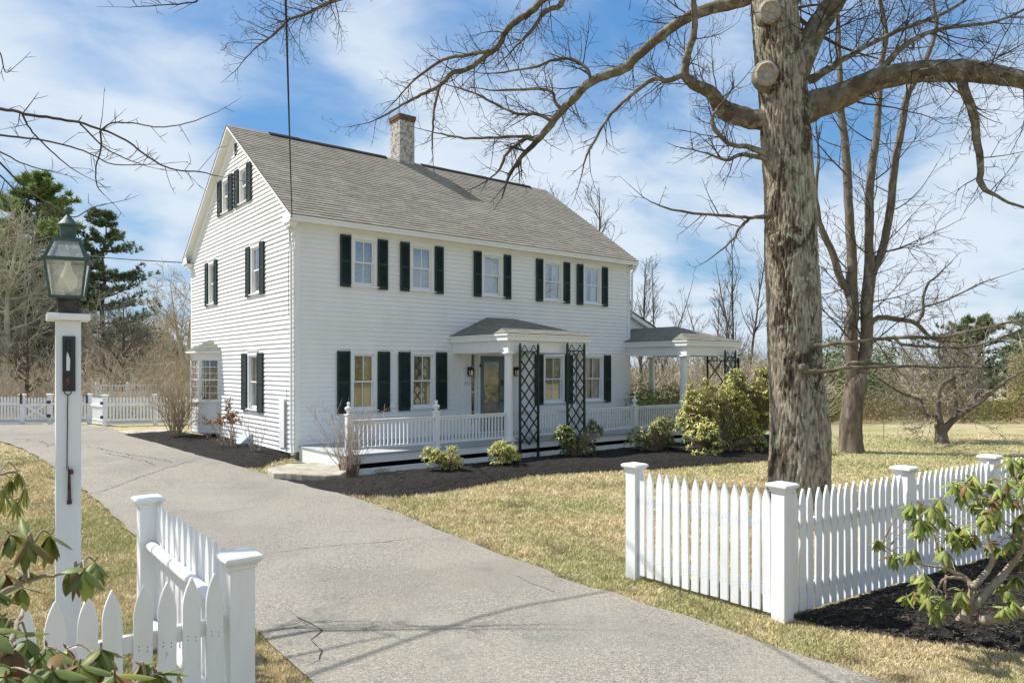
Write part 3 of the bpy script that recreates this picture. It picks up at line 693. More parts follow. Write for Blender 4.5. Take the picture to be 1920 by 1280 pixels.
def window(parent, w, loc, rz, glass, muntin=(2, 1), seed=0):
    """w in wall coordinates; the window object keeps those coordinates, shifted by the wall transform"""
    hx0, hx1, hz0, hz1 = hole(w); xo = w['x0'] + w['sw'] + .004; x1 = w['x1'] - w['sw'] - .004
    rr = random.Random(seed)
    mb = MB(); c = .085; D = -.032
    mb.box(xo, hx0, D, -.001, hz0 - .02, hz1 + .0); mb.box(hx1, x1, D, -.001, hz0 - .02, hz1)
    mb.box(xo - .012, x1 + .012, D - .006, -.001, hz1 + .0005, w['z1'] + .02); mb.box(xo - .03, x1 + .03, D - .022, -.001, w['z1'] + .0205, w['z1'] + .045)
    # jamb liners
    for a, b in ((hx0, hx0 + .012), (hx1 - .012, hx1)): mb.box(a, b, -.0005, .10, hz0, hz1)
    mb.box(hx0 + .0125, hx1 - .0125, -.0005, .10, hz1 - .012, hz1); mb.box(hx0 + .0125, hx1 - .0125, 0, .10, hz0, hz0 + .012)
    win = mb.build('window', WHITE, parent, loc=loc, rz=rz)
    mb = MB(); zm = hz0 + (hz1 - hz0) * .5; s_ = .034
    ax, bx = hx0 + .013, hx1 - .013
    for (za, zb, y0) in ((zm - .018, hz1 - .013, .008), (hz0 + .013, zm + .018, .040)):
        y1 = y0 + .03
        mb.box(ax, ax + s_, y0, y1, za, zb); mb.box(bx - s_, bx, y0, y1, za, zb)
        mb.box(ax + s_ + .0004, bx - s_ - .0004, y0 + .0004, y1, zb - s_, zb - .0004); mb.box(ax + s_ + .0004, bx - s_ - .0004, y0 + .0004, y1, za + .0004, za + (s_ * 1.4 if za < zm - .1 else s_))
        for k in range(1, muntin[0]):
            xm = ax + (bx - ax) * k / muntin[0]; mb.box(xm - .009, xm + .009, y0 + .006, y0 + .022, za + .02, zb - .02)
        for k in range(1, muntin[1]):
            zz = za + (zb - za) * k / muntin[1]; mb.box(ax + s_, bx - s_, y0 + .0065, y0 + .0215, zz - .009, zz + .009)
    mb.build('sash', WHITE, win)
    mb = MB(); tl = rr.uniform(-.003, .003)
    mb.quad((ax, .0235 + tl, zm), (bx, .0235 - tl, zm), (bx, .0235 - tl, hz1 - .02), (ax, .0235 + tl, hz1 - .02)); mb.quad((ax, .0555, hz0 + .02), (bx, .0555 + tl, hz0 + .02), (bx, .0555 + tl, zm), (ax, .0555, zm))
    mb.build('pane', glass, win)
    mb = MB(); mb.prism([(xo - .035, -.001, hz0 - .02), (xo - .035, -.075, hz0 - .026), (xo - .035, -.075, hz0 - .052), (xo - .035, -.001, hz0 - .058)], (x1 - xo + .07, 0, 0))
    mb.build('sill', WHITE, win)
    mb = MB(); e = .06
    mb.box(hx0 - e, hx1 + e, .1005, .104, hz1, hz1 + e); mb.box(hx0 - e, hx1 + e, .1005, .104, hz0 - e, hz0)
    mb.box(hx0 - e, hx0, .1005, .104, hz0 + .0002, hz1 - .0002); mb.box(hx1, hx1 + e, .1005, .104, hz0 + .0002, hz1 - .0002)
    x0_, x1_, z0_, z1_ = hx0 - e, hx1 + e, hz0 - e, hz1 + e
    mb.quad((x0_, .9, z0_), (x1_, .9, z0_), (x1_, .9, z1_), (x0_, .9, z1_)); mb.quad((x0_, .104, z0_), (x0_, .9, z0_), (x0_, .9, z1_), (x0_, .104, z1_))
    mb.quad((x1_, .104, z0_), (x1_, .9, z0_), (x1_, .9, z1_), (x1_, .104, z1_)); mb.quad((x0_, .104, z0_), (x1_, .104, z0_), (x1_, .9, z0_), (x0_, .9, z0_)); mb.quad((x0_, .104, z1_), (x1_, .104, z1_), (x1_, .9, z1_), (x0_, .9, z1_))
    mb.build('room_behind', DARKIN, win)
    bl = w.get('blind')
    if bl is CURT:
        for xa, xb in ((hx0 + .01, hx0 + (hx1 - hx0) * rr.uniform(.36, .46)), (hx1 - (hx1 - hx0) * rr.uniform(.36, .46), hx1 - .01)):
            mb = MB(); n = 26; pr = None
            for k in range(n + 1):
                t = k / n; x_ = xa + (xb - xa) * t; y_ = .14 + .018 * math.sin(t * 30 + rr.uniform(-.3, .3))
                if pr: mb.quad((pr[0], pr[1], hz0), (x_, y_, hz0), (x_ + .01 * math.sin(k), y_, hz1), (pr[0] + .01 * math.sin(k - 1), pr[1], hz1))
                pr = (x_, y_)
            mb.build('curtain', CURT, win)
    elif bl is not None:
        mb = MB(); z_ = hz1 - .02; bot = hz0 + .03
        while z_ > bot:
            j = rr.uniform(-.0015, .0015); mb.quad((ax, .125, z_ - .016 + j), (bx, .125, z_ - .016 - j), (bx, .148, z_ + .012), (ax, .148, z_ + .012)); z_ -= .030
        for xx in (ax + (bx - ax) * .2, ax + (bx - ax) * .8): mb.box(xx - .004, xx + .004, .118, .122, bot, hz1)
        mb.build('blind', bl, win)
        if bl is BLINDT or bl is BLINDG:
            mb = MB(); xm = ax + (bx - ax) * .62
            for k in range(8): xa = xm + (bx - xm) * k / 8; mb.quad((xa, .112 + .008 * (k % 2), hz0), (xa + (bx - xm) / 8, .112 + .008 * ((k + 1) % 2), hz0), (xa + (bx - xm) / 8, .112 + .008 * ((k + 1) % 2), hz1), (xa, .112 + .008 * (k % 2), hz1))
            mb.build('curtain', mat('gold_curtain', (.55, .42, .18) if bl is BLINDT else (.40, .36, .22), .9, .05), win)
    h = w['z1'] - w['z0'] - (.0)
    Mx = Matrix.Translation(loc) @ Matrix.Rotation(rz, 4, 'Z')
    for xs in (w['x0'], w['x1'] - w['sw']):
        p = Mx @ Vector((xs, -.034, w['z0'] - .02 + rr.uniform(-.006, .006))); shutter(parent, w['sw'] - .012, h, p, rz)
    return win
for i, w in enumerate(FW): window(house, w, (0, 0, 0), 0, GLASS_UP if w['up'] else GLASS, (2, 1), i)
for i, w in enumerate(GW): window(house, w, (0, W, 0), R(-90), GLASS, (1, 1), 20 + i)
# gable louvre
mb = MB(); mb.box(W - 4.28, W - 4.07, -.03, -.002, 7.91, 7.95); mb.box(W - 4.28, W - 4.07, -.03, -.002, 8.18, 8.22)
for k in range(7): z_ = 7.95 + k * .033; mb.quad((W - 4.27, -.026, z_), (W - 4.08, -.026, z_), (W - 4.08, -.002, z_ + .03), (W - 4.27, -.002, z_ + .03))
mb.box(W - 4.30, W - 4.2705, -.034, -.001, 7.90, 8.23); mb.box(W - 4.0795, W - 4.05, -.034, -.001, 7.90, 8.23); mb.box(W - 4.27, W - 4.08, .01, .02, 7.9, 8.2)
mb.build('louvre', mat('vent_grey', (.2, .2, .19), .7), house, loc=(0, W, 0), rz=R(-90))

# entrance: storm door, sidelight, pilasters, lantern, house number
mb = MB()
mb.box(4.66, 4.94, -.045, -.001, .2, 2.36); mb.box(5.08, 5.12, -.04, .05, .2, 2.36); mb.box(5.16, 5.24, -.05, .05, .2, 2.36); mb.box(5.1205, 5.1595, -.02, .05, .2, 2.36)
mb.box(6.09, 6.17, -.05, .05, .2, 2.36); mb.box(6.31, 6.60, -.045, -.001, .2, 2.36); mb.box(4.62, 6.64, -.06, -.001, 2.3605, 2.50)
mb.box(5.24, 6.09, -.03, .05, 2.33, 2.36); mb.box(5.24, 6.09, -.05, .1, .19, .225)
surr = mb.build('door_surround', WHITE, house)
for xa, xb in ((4.94, 5.08), (6.17, 6.31)):
    mb = MB()
    for z_ in (.8, 1.35, 1.88): mb.box(xa, xb, -.012, .012, z_ - .012, z_ + .012)
    mb.box(xa, xb, -.012, .03, .2, .42)
    for xs_ in (xa - .002, xb - .010): mb.box(xs_, xs_ + .012, -.0125, .0125, .2, 2.36)
    mb.build('sidelight_frame', WHITE, surr)
    mb = MB(); mb.quad((xa, .004, .4), (xb, .004, .4), (xb, .004, 2.36), (xa, .004, 2.36)); mb.build('sidelight_pane', GLASS, surr)
mb = MB(); mb.box(4.66, 6.60, .12, .13, .2, 2.4); mb.build('hall_behind', mat('hall', (.06, .035, .03), .9), surr)
mb = MB()
DX0, DX1 = 5.245, 6.085
mb.box(DX0, DX0 + .14, -.022, .012, .23, 2.32); mb.box(DX1 - .14, DX1, -.022, .012, .23, 2.32); mb.box(DX0 + .1405, DX1 - .1405, -.021, .011, 2.17, 2.32); mb.box(DX0 + .1405, DX1 - .1405, -.021, .011, .23, .62)
mb.box(DX0 + .16, DX1 - .16, -.026, -.0215, .34, .52)
door = bevel(mb.build('storm_door', DOORC, house), .004)
mb = MB(); mb.quad((DX0 + .14, -.006, .62), (DX1 - .14, -.006, .62), (DX1 - .14, -.006, 2.17), (DX0 + .14, -.006, 2.17)); mb.build('door_pane', glass_mat('storm_glass', (.85, .82, .8), .7, .05, .12), door)
mb = MB(); mb.box(DX0 + .14, DX1 - .14, .06, .065, .6, 2.2); mb.build('inner_door', mat('inner_door', (.46, .38, .35), .7, .2, (.40, .33, .31), 4), door)
mb = MB(); mb.box(DX1 - .09, DX1 - .05, -.035, -.022, 1.52, 1.66); mb.box(DX1 - .085, DX1 - .055, -.06, -.045, 1.50, 1.62); mb.box(DX1 - .12, DX1 - .05, -.045, -.022, 1.06, 1.10); mb.build('door_handle', BLACK, door)
mb = MB(); mb.box(DX0 - .04, DX0 + .01, -.06, -.051, 2.02, 2.10); mb.build('hinge', BLACK, door)
mb = MB(); mb.box(6.105, 6.145, -.066, -.051, 1.44, 1.60); mb.build('doorbell', WHITE, house)
for xc in (4.85, 6.46):
    mb = MB(); mb.box(xc - .05, xc + .05, -.062, -.046, 1.80, 2.02); mb.lathe([(.0, .20), (.04, .19), (.075, .15), (.082, .10), (.082, .09), (.0, .09)], 12, (xc, -.15, 1.84)); mb.bar((xc, -.05, 1.97), (xc, -.15, 2.01), .02, .02)
    for a in range(4): th = a * math.pi / 2 + .78; mb.bar((xc + .07 * math.cos(th), -.15 + .07 * math.sin(th), 1.78), (xc + .075 * math.cos(th), -.15 + .075 * math.sin(th), 1.94), .014, .014, up=(1, 0, 0))
    mb.lathe([(.0, 0), (.072, 0), (.072, .02), (0, .02)], 12, (xc, -.15, 1.765))
    ln = mb.build('wall_lantern', BLACK, house)
    mb = MB(); mb.lathe([(.055, 0), (.062, .14)], 10, (xc, -.15, 1.79)); mb.build('lantern_glass', glass_mat('seeded_glass', (.9, .88, .8), .5, .2, .35), ln)
NUMM = mat('number_metal', (.30, .31, .30), .5)
seg = {'1': [((.5, 0), (.5, 1)), ((.25, .8), (.5, 1))], '7': [((0, 1), (1, 1)), ((1, 1), (.35, 0))], '3': [((0, 1), (1, 1)), ((1, 1), (.45, .58)), ((.45, .58), (1, .3)), ((1, .3), (.5, 0)), ((.5, 0), (0, .12))]}
mb = MB()
for k, ch in enumerate('173'):
    for a, b in seg[ch]:
        ox = 4.70 + k * .075; mb.bar((ox + a[0] * .05, -.049, 1.52 + a[1] * .09), (ox + b[0] * .05, -.049, 1.52 + b[1] * .09), .006, .012, up=(b[1] - a[1], 0, -(b[0] - a[0])) if abs(b[0] - a[0]) > .01 else (1, 0, 0))
mb.build('house_number', NUMM, house)

# porch: deck, skirt, roof, columns, railings, newel posts
PZ = .20; PY = -2.46
mb = MB(); y = PY; rr = random.Random(6)
while y < -.03: mb.box(.06, 13.9, y, min(y + .083, -.0265), PZ - .03, PZ + rr.uniform(-.001, .001)); y += .087
y = -.02
while y < 2.6: mb.box(L + .027, 13.9, y, y + .083, PZ - .03, PZ + rr.uniform(-.001, .001)); y += .087
deck = mb.build('porch_deck', mat('deck_grey_paint', (.38, .405, .41), .7, .2, (.50, .51, .50), 3, thr=(.5, .7)), house)
mb = MB()
mb.box(.08, 13.88, PY + .03, PY + .05, .005, PZ - .031); mb.box(.08, .10, PY + .0505, -.03, -.26, PZ - .031)
mb.box(13.86, 13.88, PY + .0505, 2.6, -.075, PZ - .031)
mb.build('porch_skirt', WHITE, house)
mb = MB(); mb.box(.08, 13.88, PY + .005, PY + .03, -.225, -.095); mb.build('skirt_board', WHITE, house)
mb = MB(); mb.box(.3, 13.7, PY + .35, PY + .37, -.3, PZ - .035); mb.build('porch_shade_board', mat('under_deck_shade', (.02, .017, .015), .95, .05), house)  # near-black board: its colour stands in for the shade under the deck

def railing(p0, p1, topz=.90, pitch=.095):
    p0 = Vector(p0); p1 = Vector(p1); d = p1 - p0; n = max(2, int(d.length / pitch)); u = d.normalized()
    mb = MB(); mb.bar(p0 + Vector((0, 0, topz)), p1 + Vector((0, 0, topz)), .085, .028); mb.bar(p0 + Vector((0, 0, topz - .045)), p1 + Vector((0, 0, topz - .045)), .045, .055)
    mb.bar(p0 + Vector((0, 0, PZ + .12)), p1 + Vector((0, 0, PZ + .12)), .05, .05)
    r = mb.build('railing', WHITE, house)
    mbb = MB(); mbb.box(-.016, .016, -.016, .016, 0, topz - .0735 - PZ - .146)
    src = None
    for k in range(1, n):
        p = p0 + d * (k / n); q = (p.x, p.y, PZ + .1455)
        if src is None: src = mbb.build('baluster', WHITE, r, loc=q)
        else: share('baluster', src, r, q)
    return r
def newel(x, y, top=1.02):
    mb = MB(); a = .058
    mb.box(x - a, x + a, y - a, y + a, PZ - .0, top); mb.box(x - a - .02, x + a + .02, y - a - .02, y + a + .02, PZ - .012, PZ + .05)
    mb.box(x - a - .018, x + a + .018, y - a - .018, y + a + .018, top + .0002, top + .022); mb.lathe([(.055, 0), (.03, .02), (.028, .04)], 14, (x, y, top + .022))
    n_ = mb.build('newel_post', WHITE, house)
    mb = MB(); mb.lathe([(.028, .0), (.065, .035), (.082, .075), (.078, .10), (.035, .125), (.022, .145), (.036, .165), (.038, .185), (.020, .21), (.0, .215)], 18, (x, y, top + .06))
    mb.build('finial', WHITE, n_, True)
YR = -2.34
newel(.20, YR, 1.02); newel(2.34, YR, 1.0); newel(8.97, YR, .94)
railing((.26, YR, 0), (2.28, YR, 0)); railing((2.40, YR, 0), (4.30, YR, 0)); railing((4.54, YR, 0), (6.74, YR, 0)); railing((6.98, YR, 0), (8.91, YR, 0)); railing((9.03, YR, 0), (11.05, YR, 0)); railing((11.30, YR, 0), (13.62, YR, 0))
railing((13.72, -2.22, 0), (13.72, .95, 0)); railing((13.72, 1.2, 0), (13.72, 2.5, 0))
def column(x, y, top, r=.115):
    mb = MB(); h = top - PZ
    mb.box(x - .15, x + .15, y - .15, y + .15, PZ + .001, PZ + .05)
    mb.lathe([(r + .03, .05), (r + .035, .07), (r + .01, .10), (r, .12), (r * .99, h * .35), (r * .86, h - .13), (r * .86, h - .115), (r * .95, h - .105), (r * .86, h - .09), (r * 1.08, h - .05)], 24, (x, y, PZ))
    mb.box(x - .14, x + .14, y - .14, y + .14, top - .05, top)
    o = mb.build('column', WHITE, house, True)
    for p in o.data.polygons: p.use_smooth = len(p.vertices) == 4 and abs(p.normal.z) < .9 and p.area < .1
    return o
COLTOP = 2.38
for x_, y_ in ((4.42, YR), (6.86, YR), (11.17, YR), (13.72, YR), (13.72, 1.07)): column(x_, y_, COLTOP)
def porch_roof(x0, x1, y0, y1, ze, top, name, hipend=True):
    """hip roof; top = ((xa, ya, z), (xb, yb, z)) ridge ends"""
    a, b = Vector(top[0]), Vector(top[1]); rr = random.Random(int(x0 * 10)); mb = MB()
    F1 = (x0, y0, ze); F2 = (x1, y0, ze); B1 = (x0, y1, ze); B2 = (x1, y1, ze)
    courses(mb, F1, F2, b, a if name == 'f' else b + Vector((-.001, 0, 0)), 13, rr, .008)
    if name == 'f':
        courses(mb, B1, F1, a, a + Vector((-.001, .001, 0)), 13, rr, .008); courses(mb, F2, B2, b + Vector((.001, .001, 0)), b, 13, rr, .008)
    else:
        courses(mb, B1, F1, b, a, 13, rr, .008); courses(mb, F2, B2, a, b, 13, rr, .008)
    r = mb.build('porch_roof', ROOFL, house)
    mb = MB(); t = .022
    mb.box(x0 + .02, x1 - .02, y0 + .02, y0 + .045, ze - .175, ze - .012); mb.box(x0 + .02, x0 + .045, y0 + .0455, y1, ze - .175, ze - .012); mb.box(x1 - .045, x1 - .02, y0 + .0455, y1, ze - .175, ze - .012)
    mb.box(x0 - .005, x1 + .005, y0 - .005, y0 + .019, ze - .055, ze - .010); mb.box(x0 - .005, x0 + .019, y0 + .0195, y1, ze - .055, ze - .010)
    mb.box(x0 + .046, x1 - .046, y0 + .046, y1, ze - .172, ze - .160)
    mb.build('fascia', WHITE, r)
    bx0, bx1, by0 = x0 + .10, x1 - .10, y0 + .10
    mb = MB(); zb = ze - .176
    mb.box(bx0, bx1, by0, by0 + .18, COLTOP, zb); mb.box(bx0, bx0 + .18, by0 + .1805, y1, COLTOP, zb); mb.box(bx1 - .18, bx1, by0 + .1805, y1, COLTOP, zb)
    mb.box(bx0 + .1805, bx1 - .1805, by0 + .1805, y1, zb - .02, zb - .01)
    mb.build('porch_beam', WHITE, r)
    return r
porch_roof(4.24, 7.12, -2.52, -.027, 2.84, ((5.5, -.03, 3.40), (6.42, -.03, 3.40)), 'f')
porch_roof(11.06, 13.90, -2.55, .88, 2.84, ((12.48, .88, 3.36), (12.48, -.95, 3.36)), 's')
# back slope of the side porch, its far end closed
# ell gable peeping over the side porch
mb = MB()
mb.prism([(L + .03, .9, 2.86), (13.6, .9, 2.86), (13.6, .9, 3.28), (L + .03, .9, 4.18)], (0, 3.2, 0)); mb.build('ell_wall', SIDING, house)
mb = MB(); mb.prism([(L + .03, .74, 4.29), (13.85, .74, 3.28), (13.85, .74, 3.13), (L + .03, .74, 4.14)], (0, .155, 0)); mb.build('ell_rake', WHITE, house)
mb = MB(); courses(mb, (13.9, .70, 3.29), (13.9, 4.2, 3.29), (L + .02, 4.2, 4.32), (L + .02, .70, 4.32), 20, random.Random(5), .012); mb.build('ell_roof', ROOF, house)

# trellises stand on their own
def trellis(loc, rz, w, h, label, z0, grp):
    t = empty('trellis', loc, rz, label, 'trellis', grp)
    for x_ in (0, w):
        mb = MB(); mb.box(x_ - .027, x_ + .027, -.02, .02, z0, h); mb.lathe([(.0, .05), (.02, .035), (.024, .015), (.012, 0)], 8, (x_, 0, h)); mb.build('upright', DARKGREEN, t)
    mb = MB(); st = w * .78; zt = h - .16; zb = max(.12, z0 + .15); nn = int((zt - zb) / st)
    def clipbar(xa, za, xb, zb2):
        mb.bar((xa, .006 if xb > xa else -.006, za), (xb, .006 if xb > xa else -.006, zb2), .036, .012, up=(0, 1, 0))
    # two families of diagonals, spaced half the width apart
    sp = w / 2; slope = 1.2
    k = -3
    while zb + k * sp * slope < zt:
        for s_ in (1, -1):
            za = zb + k * sp * slope; z1 = za + w * slope; x0_, x1_ = (0, w) if s_ == 1 else (w, 0)
            t0, t1 = 0.0, 1.0
            if za < zb: t0 = (zb - za) / (z1 - za)
            if z1 > zt: t1 = (zt - za) / (z1 - za)
            if t1 > t0 + .02: clipbar(x0_ + (x1_ - x0_) * t0, za + (z1 - za) * t0, x0_ + (x1_ - x0_) * t1, za + (z1 - za) * t1)
        k += 1
    mb.bar((0, 0, zt), (w, 0, zt), .022, .03)
    for x0_ in (w * .25, w * .75): mb.bar((x0_ - w * .18, 0, zt), (x0_, 0, h + .0), .018, .012, up=(0, 1, 0)); mb.bar((x0_ + w * .18, 0, zt), (x0_, 0, h + .0), .018, .012, up=(0, 1, 0))
    mb.build('lattice', DARKGREEN, t); return t
trellis((4.60, -2.56, 0), 0, .58, 2.56, 'dark green trellis just beside the front door column', -.24, 'dark green trellises')
trellis((6.17, -2.56, 0), 0, .60, 2.60, 'dark green trellis between two lower windows with a bush at its foot', -.24, 'dark green trellises')
trellis((12.87, -2.62, 0), 0, .55, 2.52, 'dark green trellis on the front of the side porch, rising from the big bush', -.24, 'dark green trellises')
trellis((13.84, -2.45, 0), R(90), 1.2, 2.4, 'dark green trellis on the far flank of the side porch', -.24, 'dark green trellises')

# bay window on the gable
bay = [(0.0, 5.66), (-.47, 6.12), (-.47, 6.96), (0.0, 7.41)]
mb = MB(); glz = MB(); sil = MB(); mns = []
for (xa, ya), (xb, yb) in zip(bay, bay[1:]):
    mn = MB(); mns.append(mn)
    a = Vector((xa, ya, 0)); b = Vector((xb, yb, 0)); d = (b - a); ln = d.length; u = d / ln; n_ = Vector((-u.y, u.x, 0))
    if n_.x > 0: n_ = -n_
    T = lambda s, o, z: tuple(a + u * s + n_ * o + Vector((0, 0, z)))
    def bx(s0, s1, o0, o1, z0, z1, m_=mb, mi=0):
        m_.add([T(s0, o0, z0), T(s1, o0, z0), T(s1, o1, z0), T(s0, o1, z0), T(s0, o0, z1), T(s1, o0, z1), T(s1, o1, z1), T(s0, o1, z1)], [(0, 3, 2, 1), (4, 5, 6, 7), (0, 1, 5, 4), (1, 2, 6, 5), (2, 3, 7, 6), (3, 0, 4, 7)], mi)
    z = .10
    while z < .92:
        mb.quad(T(0, .012, z), T(ln, .012, z), T(ln, 0, z + EXP), T(0, 0, z + EXP)); mb.quad(T(0, 0, z), T(ln, 0, z), T(ln, .012, z), T(0, .012, z)); z += EXP
    bx(0, ln, -.05, -.02, .08, 1.0)
    bx(0, .045, -.03, .022, .08, 2.46); bx(ln - .045, ln, -.03, .0225, .08, 2.46)
    bx(.0455, ln - .0455, -.03, .012, 1.0, 1.08); bx(.0455, ln - .0455, -.03, .012, 2.22, 2.46)
    bx(-.03, ln + .03, -.01, .07, .985, 1.02, sil)
    w0, w1 = .085, ln - .085
    bx(.046, w0, -.028, .008, 1.08, 2.22); bx(w1, ln - .046, -.028, .008, 1.08, 2.22)
    glz.quad(T(w0, -.012, 1.08), T(w1, -.012, 1.08), T(w1, -.012, 2.22), T(w0, -.012, 2.22))
    nv = 2 if ln < .7 else 3
    for k in range(1, nv + 0): s_ = w0 + (w1 - w0) * k / nv; bx(s_ - .008, s_ + .008, -.02, -.004, 1.08, 2.22, mn)
    for k in range(1, 6):
        z_ = 1.08 + 1.14 * k / 6; hh_ = .008 if k != 3 else .02; bx(w0, w1, -.0195, -.0035 if k != 3 else .003, z_ - hh_, z_ + hh_, mn)
baywin = mb.build('bay_window', WHITE, house); glz.build('pane', GLASS, baywin); sil.build('sill', WHITE, baywin)
for m3 in mns: m3.build('muntin', WHITE, baywin)
mb = MB(); mb.poly([(0.3, 5.7, 1.0), (-.42, 6.14, 1.0), (-.42, 6.94, 1.0), (.3, 7.37, 1.0)]); mb.box(.55, .6, 5.2, 7.9, -.1, 2.9); mb.poly([(x_, y_, .09) for x_, y_ in bay]); mb.build('room_behind', DARKIN, baywin)
mb = MB()
for k in range(3):
    xa, ya = bay[k]; xb, yb = bay[k + 1]
    for t in (.2, .8):
        x_ = xa + (xb - xa) * t + .07; y_ = ya + (yb - ya) * t; mb.box(x_ - .002, x_ + .002, y_ - .06, y_ + .06, 1.1, 2.2)
mb.build('curtain', CURT, baywin)
eav = [(0.0, 5.42), (-.60, 6.0), (-.60, 7.08), (0.0, 7.65)]; rr = random.Random(2); mb = MB(); pk = Vector((-.005, 6.53, 2.86))
for (xa, ya), (xb, yb) in zip(eav, eav[1:]): courses(mb, (xb, yb, 2.50), (xa, ya, 2.50), pk + Vector((0, .0, 0)), pk + Vector((0, .002, 0)), 6, rr, .008)
bayroof = mb.build('bay_roof', ROOFG, house)
mb = MB(); mb.prism([(x_, y_, 2.44) for x_, y_ in eav], (0, 0, .055)); mb.build('fascia', WHITE, bayroof)

# downspouts, raceway cover on the gable, utility details
def pipe(path, name='downspout', r=.032, m=WHITE):
    mb = MB(); mb.tube([Vector(p) for p in path], r, 8, 0); return mb.build(name, m, house, True)
pipe([(-.07, .18, 5.30), (-.075, .17, 5.2), (-.075, .14, 5.0), (-.075, .07, 4.8), (-.075, .06, .35), (-.075, .05, .08), (-.11, -.08, .0)])
pipe([(L + .12, -.2, 5.36), (L + .12, -.19, 5.28), (L + .05, -.09, 5.10), (L + .045, -.085, 4.95), (L + .045, -.085, 4.1), (L + .06, -.07, 3.95), (L + .2, .1, 3.75)], r=.035)
mb = MB(); mb.box(-.075, -.018, .50, .58, .12, 1.27); mb.box(-.05, -.018, .6, .9, .1, 1.30); mb.box(-.085, -.075, .49, .52, .12, 1.27); bevel(mb.build('raceway_cover', WHITE, house), .006)
mb = MB(); mb.tube([Vector((-.05, .47, z_)) for z_ in (.1, .6, 1.2)], .012, 6); mb.tube([Vector((-.05, .40, z_)) for z_ in (.05, .7, 1.5)], .009, 6); mb.build('conduit', mat('grey_conduit', (.35, .35, .34), .5, .4), house)

# step slab at the porch corner
z0s = -.09
sl = [(-1.28, -2.05), (-1.12, -1.30), (-.55, -.95), (.06, -1.15), (.06, -2.65), (-.35, -3.15), (-.62, -3.05)]
bm = bmesh.new(); rr = random.Random(8)
ring = wob(sl, .03, .12, 4); vb = [bm.verts.new((p[0], p[1], -.28)) for p in ring]; vt = [bm.verts.new((p[0], p[1], z0s + rr.uniform(-.006, .006) + .03)) for p in ring]
bm.faces.new(vt); n = len(ring)
for i in range(n): bm.faces.new((vb[i], vb[(i + 1) % n], vt[(i + 1) % n], vt[i]))
bmesh.ops.recalc_face_normals(bm, faces=bm.faces[:])
me = bpy.data.meshes.new('doorstep'); bm.to_mesh(me); bm.free(); me.materials.append(CONC); slab = bpy.data.objects.new('stone_step', me); COL.objects.link(slab); bevel(slab, .03, 3)
tag(slab, 'worn concrete step slab lying at the open end of the porch', 'step')
# blue-white window well cover beside the gable wall
q = GP(455, 836); mb = MB()
mb.add([(-.03, q.y - .22, .30), (-.03, q.y + .36, .30), (-.36, q.y + .32, .0), (-.36, q.y - .18, .0), (-.03, q.y - .22, -.05), (-.03, q.y + .36, -.05), (-.36, q.y + .32, -.05), (-.36, q.y - .18, -.05)], [(0, 1, 2, 3), (0, 3, 7, 4), (1, 5, 6, 2), (3, 2, 6, 7)])
o = mb.build('window_well_cover', mat('blue_plastic', (.35, .52, .72), .3, .5, (.7, .75, .8), 4, thr=(.45, .6))); tag(o, 'pale blue plastic cover leaning on the gable wall low in the shrubs', 'cover')

# overhead wires
def wire(name, a, b, sag, r, label, m=WIREM):
    a = Vector(a); b = Vector(b); pts = [a.lerp(b, t / 40) - Vector((0, 0, sag * 4 * (t / 40) * (1 - t / 40))) for t in range(41)]
    mb = MB(); mb.tube(pts, r, 6); o = mb.build(name, m, smooth=True); tag(o, label, 'wire'); return o
A = Vector((-.12, -.10, 5.42)); B_ = P(535.5, -60, 6.3); B2 = A + (B_ - A) * 2.2
wire('utility_wire', A, B2, .25, .011, 'black utility wire dropping from above to the front corner of the roof')
mb = MB(); mb.tube([A + Vector((.0, .0, .02)), A + Vector((-.03, .06, -.3)), A + Vector((-.03, .14, -1.0)), A + Vector((-.03, .12, -2.2))], .009, 5); mb.build('service_cable', mat('grey_cable', (.3, .3, .28), .6), house)
wire('utility_wire', (-.15, W + .1, 5.42), P(-250, 410, 34), .35, .016, 'thin black utility wire running from the rear eave to the woods')
# ------------------------------------------------------------------ fences
def post_mesh(mb, h, a=.065, base=0.0):
    mb.box(-a, a, -a, a, base - .1, h - .055)
    mb.prism([(-a - .012, -a - .012, h - .075), (a + .012, -a - .012, h - .075), (a + .012, a + .012, h - .075), (-a - .012, a + .012, h - .075)], (0, 0, .0195))
def cap_mesh(mb, h, a=.065):
    e0, e1, e2 = a + .014, a + .036, a + .036
    ring = lambda e, z: [(-e, -e, z), (e, -e, z), (e, e, z), (-e, e, z)]
    vs = ring(e0, h - .055) + ring(e0 + .006, h - .045) + ring(e1, h - .030) + ring(e2, h - .012) + ring(a + .02, h - .0)
    fs = [(0, 3, 2, 1)] + [(k * 4 + i, k * 4 + (i + 1) % 4, (k + 1) * 4 + (i + 1) % 4, (k + 1) * 4 + i) for k in range(4) for i in range(4)] + [(16, 17, 18, 19)]
    mb.add(vs, fs)
def picket_outline(w, h, z0):
    pts = [(-w / 2, z0), (w / 2, z0)]; hh = .17
    for k in range(9):
        t = k / 8; pts.append((w / 2 * (1 - t ** 1.9), h - hh + hh * (t ** .92)))
    for k in range(7, -1, -1):
        t = k / 8; pts.append((-w / 2 * (1 - t ** 1.9), h - hh + hh * (t ** .92)))
    return pts
_pcache = {}
NAIL = mat('nail_head', (.10, .085, .07), .6, .4)
